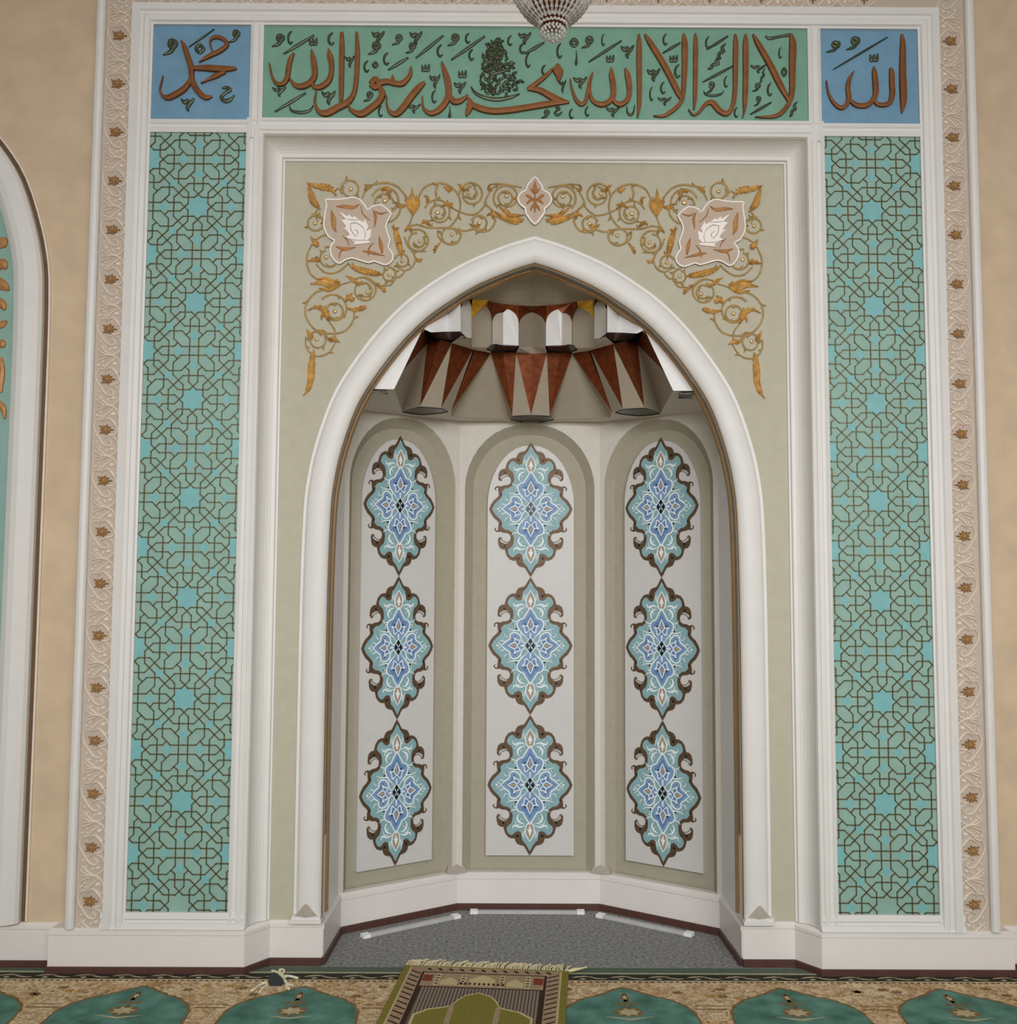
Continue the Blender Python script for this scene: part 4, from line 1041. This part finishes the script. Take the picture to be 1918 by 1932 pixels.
for v in ([(1560, 90, 6), (1560, 180, 60), (1560, 260, 20)], [(1440, 270, 8), (1480, 290, 44), (1550, 340, 10)], [(1680, 270, 8), (1640, 290, 44), (1570, 340, 10)], [(1450, 390, 6), (1490, 350, 40), (1550, 330, 8)], [(1670, 390, 6), (1630, 350, 40), (1570, 330, 8)], [(1560, 260, 10), (1560, 380, 46), (1560, 500, 10)], [(1500, 480, 6), (1520, 430, 34), (1555, 380, 6)], [(1620, 480, 6), (1600, 430, 34), (1565, 380, 6)], [(1500, 180, 5), (1525, 220, 30), (1555, 260, 6)], [(1620, 180, 5), (1595, 220, 30), (1565, 260, 6)]):
    mb = MB(); mb.ribbon([(a-cx0, b, w) for a, b, w in conv(v, 780, 330, 6.85, YS)], -.010, .006, .5, sub=3); part('palmette_leaf', mb, M['tan'], t)

# ------------------------------------------------------------------ neighbouring arched panel at the left edge
R = [(-2.062, .18), (-2.060, 1.2), (-2.060, 1.98), (-2.060, 2.40), (-2.0605, 2.58), (-2.0635, 2.74), (-2.072, 2.875), (-2.105, 3.035), (-2.176, 3.241), (-2.271, 3.390)]
ACX = -2.86
ext = [(-2.40, 3.53), (-2.56, 3.65), (-2.72, 3.74)]
half = [(p.x, p.y) for p in spline([(a, b, 0) for a, b in R+ext], 3)]
pathL = [(2*ACX-a, b) for a, b in half]+[(ACX, 3.80)]+half[::-1]     # left foot -> apex -> right foot
pathL = pathL
t = thing('arched_wall_panel', 'white arched frame round a turquoise panel, cut off by the left edge', 'wall panel', (ACX, -.05, .18))
fr = [(0, -.035), (0, -.070), (-.010, -.085), (-.035, -.100), (-.060, -.104), (-.085, -.100), (-.105, -.088), (-.112, -.075), (-.118, -.072), (-.120, -.060)]
part('arch_frame', frame(pathL, [(o+0.0, y) for o, y in fr]), M['white'], t)
part('shadow_gap', frame(pathL, [(.018, -.038), (.018, -.048), (0, -.048), (0, -.038)]), M['jambdark'], t)
part('beige_fillet', frame(pathL, [(.026, -.038), (.026, -.052), (.018, -.052), (.018, -.038)]), M['cream'], t)
def inset(path, d):
    mb = frame(path, [(-d, 0)]); return [(v[0], v[2]) for v in mb.v]
part('backing_board', MB().prism(inset(pathL, .10), -.056, -.041), M['turq'], t)
for pts in ([(-10, 455, 10), (5, 460, 26), (12, 466, 4)], [(-10, 500, 20), (6, 500, 22), (12, 508, 4)], [(-8, 530, 20), (8, 540, 18), (18, 548, 4)], [(-8, 570, 20), (4, 575, 18), (10, 585, 5)], [(-8, 615, 14), (4, 612, 14), (14, 606, 4)], [(-8, 652, 12), (4, 648, 16), (6, 656, 6)], [(2, 675, 6), (4, 700, 12), (0, 740, 10)], [(-6, 760, 14), (6, 770, 12), (10, 790, 5)]):
    mb = MB(); mb.ribbon([(*U(a, b, -.056), w/430) for a, b, w in pts], -.056, .012, .6); part('gilt_letter', mb, M['tan'], t)

# ------------------------------------------------------------------ prayer carpet
def carpet_mat():
    m = bpy.data.materials.new('carpet_floral'); m.use_nodes = True; nt = m.node_tree; b = nt.nodes['Principled BSDF']
    tc = nt.nodes.new('ShaderNodeTexCoord')
    vo = nt.nodes.new('ShaderNodeTexVoronoi'); vo.feature = 'DISTANCE_TO_EDGE'; vo.inputs['Scale'].default_value = 17
    no = nt.nodes.new('ShaderNodeTexNoise'); no.inputs['Scale'].default_value = 26; no.inputs['Detail'].default_value = 5; no.inputs['Distortion'].default_value = 1.6
    n3 = nt.nodes.new('ShaderNodeTexNoise'); n3.inputs['Scale'].default_value = 6
    mx = nt.nodes.new('ShaderNodeMixRGB'); mx.blend_type = 'ADD'; mx.inputs[0].default_value = .12
    nt.links.new(tc.outputs['Object'], mx.inputs[1]); nt.links.new(no.outputs['Color'], mx.inputs[2]); nt.links.new(mx.outputs[0], vo.inputs['Vector'])
    nt.links.new(tc.outputs['Object'], no.inputs['Vector']); nt.links.new(tc.outputs['Object'], n3.inputs['Vector'])
    r1 = nt.nodes.new('ShaderNodeValToRGB'); e = r1.color_ramp
    e.elements[0].position = .0; e.elements[0].color = rgb(132, 108, 80, E0); e.elements[1].position = .055; e.elements[1].color = rgb(204, 182, 150, E0)
    q = e.elements.new(.03); q.color = rgb(166, 142, 110, E0)
    r2 = nt.nodes.new('ShaderNodeValToRGB'); e = r2.color_ramp
    e.elements[0].position = .42; e.elements[0].color = rgb(140, 120, 92, E0); e.elements[1].position = .52; e.elements[1].color = (1, 1, 1, 1)
    r3 = nt.nodes.new('ShaderNodeValToRGB'); e = r3.color_ramp
    e.elements[0].position = .45; e.elements[0].color = (1, 1, 1, 1); e.elements[1].position = .65; e.elements[1].color = rgb(226, 200, 156)
    a = nt.nodes.new('ShaderNodeMixRGB'); a.blend_type = 'MULTIPLY'; a.inputs[0].default_value = .45
    c = nt.nodes.new('ShaderNodeMixRGB'); c.blend_type = 'MULTIPLY'; c.inputs[0].default_value = .55
    nt.links.new(vo.outputs['Distance'], r1.inputs[0]); nt.links.new(no.outputs['Fac'], r2.inputs[0]); nt.links.new(n3.outputs['Fac'], r3.inputs[0])
    nt.links.new(r1.outputs[0], a.inputs[1]); nt.links.new(r2.outputs[0], a.inputs[2]); nt.links.new(a.outputs[0], c.inputs[1]); nt.links.new(r3.outputs[0], c.inputs[2])
    nt.links.new(c.outputs[0], b.inputs['Base Color']); b.inputs['Roughness'].default_value = .95; b.inputs['Specular IOR Level'].default_value = .1
    return m
M['floral'] = carpet_mat()
M['teal'] = mat('carpet_teal', rgb(66, 100, 88, E0), .95, col2=rgb(98, 140, 128, E0), scale=11, bump=.4, bscale=300, spec=.1)
M['cgreen'] = mat('carpet_green', rgb(84, 98, 84, E0), .95, noise=.1, scale=50, spec=.1)
M['cdark'] = mat('carpet_dark', rgb(52, 50, 44, E0), .95, noise=.15, scale=50, spec=.1)
M['ccream'] = mat('carpet_cream', rgb(172, 158, 128, E0), .95, noise=.15, scale=60, spec=.1)
M['cochre'] = mat('carpet_ochre', rgb(158, 126, 74, E0), .95, noise=.2, scale=60, spec=.1)
M['cbrown'] = mat('carpet_brown', rgb(118, 96, 66, E0), .95, noise=.2, scale=60, spec=.1)
t = thing('prayer_carpet', 'wall to wall carpet with teal prayer arches on floral beige', 'carpet', (0, -.3, 0))
part('floral_ground', MB().box(-4.4, 4.4, -8.5, -.185, .0005, .006), M['floral'], t)
part('green_edge', MB().box(-4.4, 4.4, -.100, -.045, .0005, .005).box(-4.4, 4.4, -.118, -.108, .0005, .0052), M['cgreen'], t)
part('cream_line', MB().box(-4.4, 4.4, -.108, -.100, .0005, .006).box(-4.4, 4.4, -.185, -.176, .0005, .006), M['ccream'], t)
part('dark_band', MB().box(-4.4, 4.4, -.176, -.118, .0005, .0058), M['cdark'], t)
mb = MB(); random.seed(5)
x = -3.0
while x < 3.0:                         # running vine in the dark band
    mb.slab([(x, -.150), (x+.018, -.138), (x+.05, -.132), (x+.085, -.140), (x+.05, -.140), (x+.02, -.146)], .0058, .0064)
    mb.slab([(x+.07, -.146), (x+.09, -.158), (x+.12, -.164), (x+.14, -.156), (x+.118, -.157), (x+.092, -.150)], .0058, .0064)
    mb.slab([(x+.03, -.160), (x+.045, -.154), (x+.055, -.162), (x+.04, -.168)], .0058, .0064)
    x += .150
part('band_vine', mb, M['ccream'], t)
mb = MB(); x = -3.0
while x < 3.0:
    mb.box(x, x+.012, -.196, -.188, .006, .0064); x += .024
part('dotted_line', mb, M['cdark'], t)
ah = [(0, -.255), (.03, -.272), (.06, -.298), (.11, -.335), (.145, -.352), (.18, -.385), (.215, -.43), (.234, -.49), (.238, -.60), (.238, -1.25)]
random.seed(21)
def jag(cx, cy, rx, ry, n, f=.7):
    return [(cx+(rx if k % 2 == 0 else rx*f)*math.cos(2*PI*k/n+.1), cy+(ry if k % 2 == 0 else ry*f)*math.sin(2*PI*k/n+.1)) for k in range(n)]
for i in range(-4, 4):
    cx = .335+.607*i
    hp = [(p.x, p.y) for p in spline([(a, b, 0) for a, b in ah], 3)]
    hb = [(a+.009+.004*math.sin(k*1.9), b+.010+.003*math.cos(k*2.3)) for k, (a, b) in enumerate(hp)]
    ol = [(cx+a, b) for a, b in hb]+[(cx-a, b) for a, b in hb[::-1]]
    pl = [(cx+a, b) for a, b in hp]+[(cx-a, b) for a, b in hp[::-1][:-1]]
    part('arch_outline', MB().slab(ol, .006, .0064), M['cbrown'], t)
    f = part('arch_field', MB().slab(pl, .006, .0068), M['teal'], t)
    mb = MB()
    mb.slab(jag(cx, -.470, .062, .046, 18, .72), .0068, .0072)
    mb.slab(jag(cx, -.345, .020, .045, 12, .7), .0068, .0072)
    mb.slab([(cx-.006, -.30), (cx+.006, -.30), (cx+.008, -.43), (cx-.008, -.43)], .0068, .0072)
    for sx in (-1, 1):
        mb.slab([(cx+sx*.01, -.395), (cx+sx*.030, -.385), (cx+sx*.045, -.405), (cx+sx*.025, -.412)][::sx], .0068, .0072)
    part('flower_spray', mb, M['cbrown'], t)
    mb = MB()
    mb.slab(jag(cx, -.470, .045, .033, 14, .6), .0072, .0076); mb.slab(jag(cx, -.340, .010, .026, 10, .6), .0072, .0076)
    mb.slab([(cx-.085, -.508), (cx-.02, -.520), (cx, -.526), (cx+.02, -.520), (cx+.085, -.508), (cx+.02, -.530), (cx, -.536), (cx-.02, -.530)], .0068, .0074)
    part('flower_heart', mb, M['ccream'], t)
    mb = MB(); mb.box(cx+.246, cx+.362, -.446, -.438, .006, .0066).box(cx+.246, cx+.362, -.415, -.410, .006, .0066)
    part('capital_line', mb, M['cbrown'], t)
    for q in range(5):
        bx, by = cx+.303+random.uniform(-.13, .13), -.235-random.uniform(0, .12)
        if abs(bx-cx) < .16 or abs(bx-cx-.607) < .16: by = -.225
        part('floral_bud', MB().slab(jag(bx, by, .026, .018, 12, .6), .006, .0064), M['cochre'] if q % 2 else M['cbrown'], t)

# ------------------------------------------------------------------ prayer rug
M['olive'] = mat('rug_olive', rgb(120, 112, 52, E0), .95, noise=.1, scale=80, bump=.5, bscale=400, spec=.1)
M['rband'] = mat('rug_band', rgb(150, 128, 104, E0), .95, noise=.15, scale=60, spec=.1)
M['rdark'] = mat('rug_dark', rgb(58, 42, 34, E0), .95, spec=.1)
M['rcream'] = mat('rug_cream', rgb(180, 166, 124, E0), .95, spec=.1)
M['rred'] = mat('rug_red', rgb(120, 58, 40, E0), .95, spec=.1)
M['fringe'] = mat('rug_fringe', rgb(206, 194, 158, E0), .95, noise=.1, scale=90, spec=.1)
def weave():
    m = mat('rug_diaper', rgb(92, 80, 74, E0), .95, spec=.1); nt = m.node_tree; b = nt.nodes['Principled BSDF']
    tc = nt.nodes.new('ShaderNodeTexCoord'); ck = nt.nodes.new('ShaderNodeTexChecker'); ck.inputs['Scale'].default_value = 110
    ck.inputs['Color1'].default_value = rgb(70, 54, 52, E0); ck.inputs['Color2'].default_value = rgb(140, 128, 112, E0)
    mp = nt.nodes.new('ShaderNodeMapping'); mp.inputs['Rotation'].default_value = (0, 0, .78)
    nt.links.new(tc.outputs['Object'], mp.inputs[0]); nt.links.new(mp.outputs[0], ck.inputs[0]); nt.links.new(ck.outputs[0], b.inputs['Base Color'])
    return m
M['diaper'] = weave()
rz = -.088
t = thing('prayer_rug', 'small olive prayer rug with mosque pattern and cream fringe', 'rug', (-.186, -.080, .0085), rz)
WR = .328
MB().box(-WR, WR, -1.15, 0, 0, .008).obj('pile', M['olive'], t)
def L(name, polys, z, m):
    mb = MB()
    for p in polys: mb.slab(p, z-.0008, z)
    return mb.obj(name, m, t)
def rc(a, b, c, d): return [(a, c), (b, c), (b, d), (a, d)]
L('cream_line', [rc(-.302, .302, -1.15, -.014)], .0086, M['rcream'])
L('patterned_border', [rc(-.296, .296, -1.15, -.018)], .0092, M['rband'])
ps = []
for i in range(26):
    v = -.06-.042*i
    for s in (-1, 1):
        ps.append([(s*.292, v), (s*.250, v-.030), (s*.250, v-.020), (s*.292, v+.010)])
for i in range(12):
    u = -.235+.043*i
    ps.append([(u, -.026), (u+.014, -.026), (u+.026, -.048), (u+.014, -.048)])
L('border_motif', ps, .0098, M['rdark'])
L('dark_frame', [rc(-.246, .246, -1.15, -.066)], .0100, M['rdark'])
L('mosque_band', [rc(-.236, .236, -.205, -.076)], .0108, M['rband'])
L('red_block', [rc(-.234, -.196, -.160, -.100), rc(.196, .234, -.160, -.100)], .0114, M['rred'])
ps = []
for u in (-.175, -.075, .075, .175): ps += [rc(u-.010, u+.010, -.195, -.084)]
ps += [[(-.05, -.19), (-.05, -.13), (-.02, -.10), (0, -.088), (.02, -.10), (.05, -.13), (.05, -.19)]]
ps += [[(s*.16, -.19), (s*.16, -.15), (s*.125, -.115), (s*.095, -.15), (s*.095, -.19)][::1] for s in (-1, 1)]
L('mosque_motif', ps, .0114, M['rcream'])
ps = []
for i in range(10): ps.append(rc(-.085+.018*i, -.076+.018*i, -.185, -.165))
for u in (-.175, -.075, .075, .175):
    for k in range(4): ps.append(rc(u-.006, u+.006, -.185+.026*k, -.175+.026*k))
L('window_motif', ps, .0118, M['rdark'])
L('diaper_field', [rc(-.226, .226, -1.14, -.215)], .0108, M['diaper'])
arch = [(-.205, -1.12), (-.205, -.47), (-.16, -.42), (-.11, -.40), (-.085, -.385), (-.07, -.335), (-.045, -.29), (0, -.262), (.045, -.29), (.07, -.335), (.085, -.385), (.11, -.40), (.16, -.42), (.205, -.47), (.205, -1.12)]
o = L('arch_outline', [[(a*1.045, b+.009) for a, b in arch]], .0113, M['rcream'])
L('arch_field', [arch], .0118, M['olive'])
L('column', [rc(s*.085-.010, s*.085+.010, -1.1, -.385) for s in (-1, 1)], .0123, M['rband'])
mb = MB(); random.seed(11); n = 64
for i in range(n):
    u = -WR+2*WR*(i+.5)/n; l = random.uniform(.055, .080); dx = random.uniform(.0, .035)
    mb.tube([(u, -.002, .006), (u+dx*.3, l*.5, .007+random.uniform(0, .004)), (u+dx+random.uniform(-.006, .006), l, .004)], .0036, 5, 3)
for i in range(5): mb.tube([(WR-.01+.004*i, .0, .006), (WR+.02+.006*i, .025, .008), (WR+.055+.004*i, .040+.004*i, .005)], .0035, 5, 3)
o = mb.obj('fringe', M['fringe'], t)

# ------------------------------------------------------------------ white strips on the niche floor
def tubelight(a, b, label):
    a, b = Vector(a), Vector(b); c = (a+b)/2; d = b-a; L2 = d.length/2; rz = math.atan2(d.y, d.x)
    t = thing('light_bar', label, 'light strip', (c.x, c.y, 0), rz, 'white strips lying along the niche walls')
    mb = MB(); w = .016
    q = [(-w, 0), (-w, .008), (-w*.7, .013), (w*.7, .013), (w, .008), (w, 0)]
    k = len(q); vs = [(x, y, z+.001) for x in (-L2+.03, L2-.03) for y, z in q]
    mb.add(vs, [(i, i+1, k+i+1, k+i) for i in range(k-1)]+[tuple(range(k)), tuple(range(k, 2*k))])
    mb.obj('diffuser', M['tube'], t)
    for s in (-1, 1):
        x0, x1 = sorted((s*L2, s*(L2-.035))); MB().box(x0, x1, -.018, .018, .001, .016).obj('end_cap', M['cap'], t)
tubelight((-.735, .300), (-.325, .580), 'white strip light lying on grey carpet by the left niche wall')
tubelight((-.275, .640), (.262, .640), 'white strip light lying on grey carpet by the back niche wall')
tubelight((.320, .600), (.715, .335), 'white strip light lying on grey carpet by the right niche wall')

# ------------------------------------------------------------------ cord and cloth on the carpet
t = thing('tied_cord', 'cream cord with loops lying on the carpet left of the rug', 'cord', (-.97, -.18, .008))
def zp(px, py, h=.012): p = Zp(px, py, 0); return (p.x, p.y, h)
mb = MB()
for c in ([(513, 1837), (524, 1842), (534, 1850), (537, 1856), (543, 1862), (552, 1866)], [(530, 1843), (527, 1837), (533, 1835), (536, 1839), (532, 1846), (540, 1850)], [(538, 1846), (548, 1849), (562, 1851)], [(537, 1856), (541, 1862), (539, 1868), (545, 1873), (544, 1866), (537, 1858)], [(473, 1876), (481, 1872), (490, 1864), (500, 1861), (503, 1865), (497, 1870), (490, 1877)]):
    mb.tube([zp(*p, h=.011+.003*(i % 2)) for i, p in enumerate(c)], .0048, 6, 4)
part('cord', mb, M['cord'], t)
t = thing('dark_cloth', 'small dark cloth scrap lying under the cream cord', 'cloth', (-1.0, -.19, .008))
pts = [Zp(*p, 0) for p in ((508, 1842), (520, 1841), (532, 1850), (536, 1858), (530, 1864), (508, 1864), (506, 1855))]
mb = MB(); n = len(pts); c = sum(pts, Vector())/n
mb.add([(p.x, p.y, .0072) for p in pts]+[(c.x+(p.x-c.x)*.7, c.y+(p.y-c.y)*.7, .016+.003*math.sin(i*2)) for i, p in enumerate(pts)]+[(c.x, c.y, .019)], [(i, (i+1) % n, n+(i+1) % n, n+i) for i in range(n)]+[(n+i, n+(i+1) % n, 2*n) for i in range(n)])
part('fold', mb, M['pouch'], t)

# ------------------------------------------------------------------ chandelier
YC = -1.2
ccx, czb = U(1043, 76, YC)
pxm = (U(1044, 40, YC)[0]-U(1043, 40, YC)[0])
M['crystal'] = mat('crystal', (.92, .90, .86, 1), .06, noise=.02, spec=.9, trans=.55)
t = thing('chandelier', 'crystal bead chandelier whose lower tip hangs in front of the top panel', 'chandelier', (ccx, YC, czb))
def zz(py): return U(1043, py, YC)[1]
mb = MB()
mb.lathe([(.002, zz(52)), (14*pxm, zz(50)), (20*pxm, zz(46)), (17*pxm, zz(38)), (26*pxm, zz(30)), (40*pxm, zz(14)), (44*pxm, zz(6)), (40*pxm, zz(2)), (14*pxm, zz(-4)), (8*pxm, zz(-40)), (8*pxm, zz(-420)), (.002, zz(-420))], ccx, YC, 20)
o = part('copper_bowl', mb, M['copper'], t)
for p in o.data.polygons: p.use_smooth = True
def ring(name, rows):
    mb = MB()
    for r, py, n, br in rows:
        for k in range(n):
            a = 2*PI*k/n+.13*r; mb.ball((ccx+r*pxm*math.cos(a), YC+r*pxm*math.sin(a), zz(py)), br*pxm, 5, 4)
    return part(name, mb, M['crystal'], t)
ring('crystal_ball', [(18, 53, 16, 2.6), (22, 58, 18, 2.8), (23, 63, 18, 2.8), (20, 68, 16, 2.8), (15, 72, 12, 2.8), (8, 75, 7, 2.8), (0, 76.5, 1, 3)])
ring('crystal_collar', [(26, 48, 22, 3.2), (30, 43, 22, 2.6), (30, 38, 22, 2.6), (27, 50.5, 22, 2)])
for k in range(30):                    # bead strings sweeping up and outward
    a = 2*PI*k/30; mb = MB()
    for i in range(26):
        u = i/25; r = 31+(u**.9)*50; py = 40-u*62+8*math.sin(u*PI)
        mb.ball((ccx+r*pxm*math.cos(a), YC+r*pxm*math.sin(a), zz(py)), (2.7 if i % 4 else 3.8)*pxm, 5, 4)
    part('bead_string', mb, M['crystal'], t)
for k in range(14):
    a = 2*PI*k/14+.1; mb = MB()
    for i in range(9):
        mb.ball((ccx+(46+i*1.5)*pxm*math.cos(a), YC+(46+i*1.5)*pxm*math.sin(a), zz(26-i*4)), (3 if i else 4.4)*pxm, 5, 4)
    part('pendant_string', mb, M['crystal'], t)
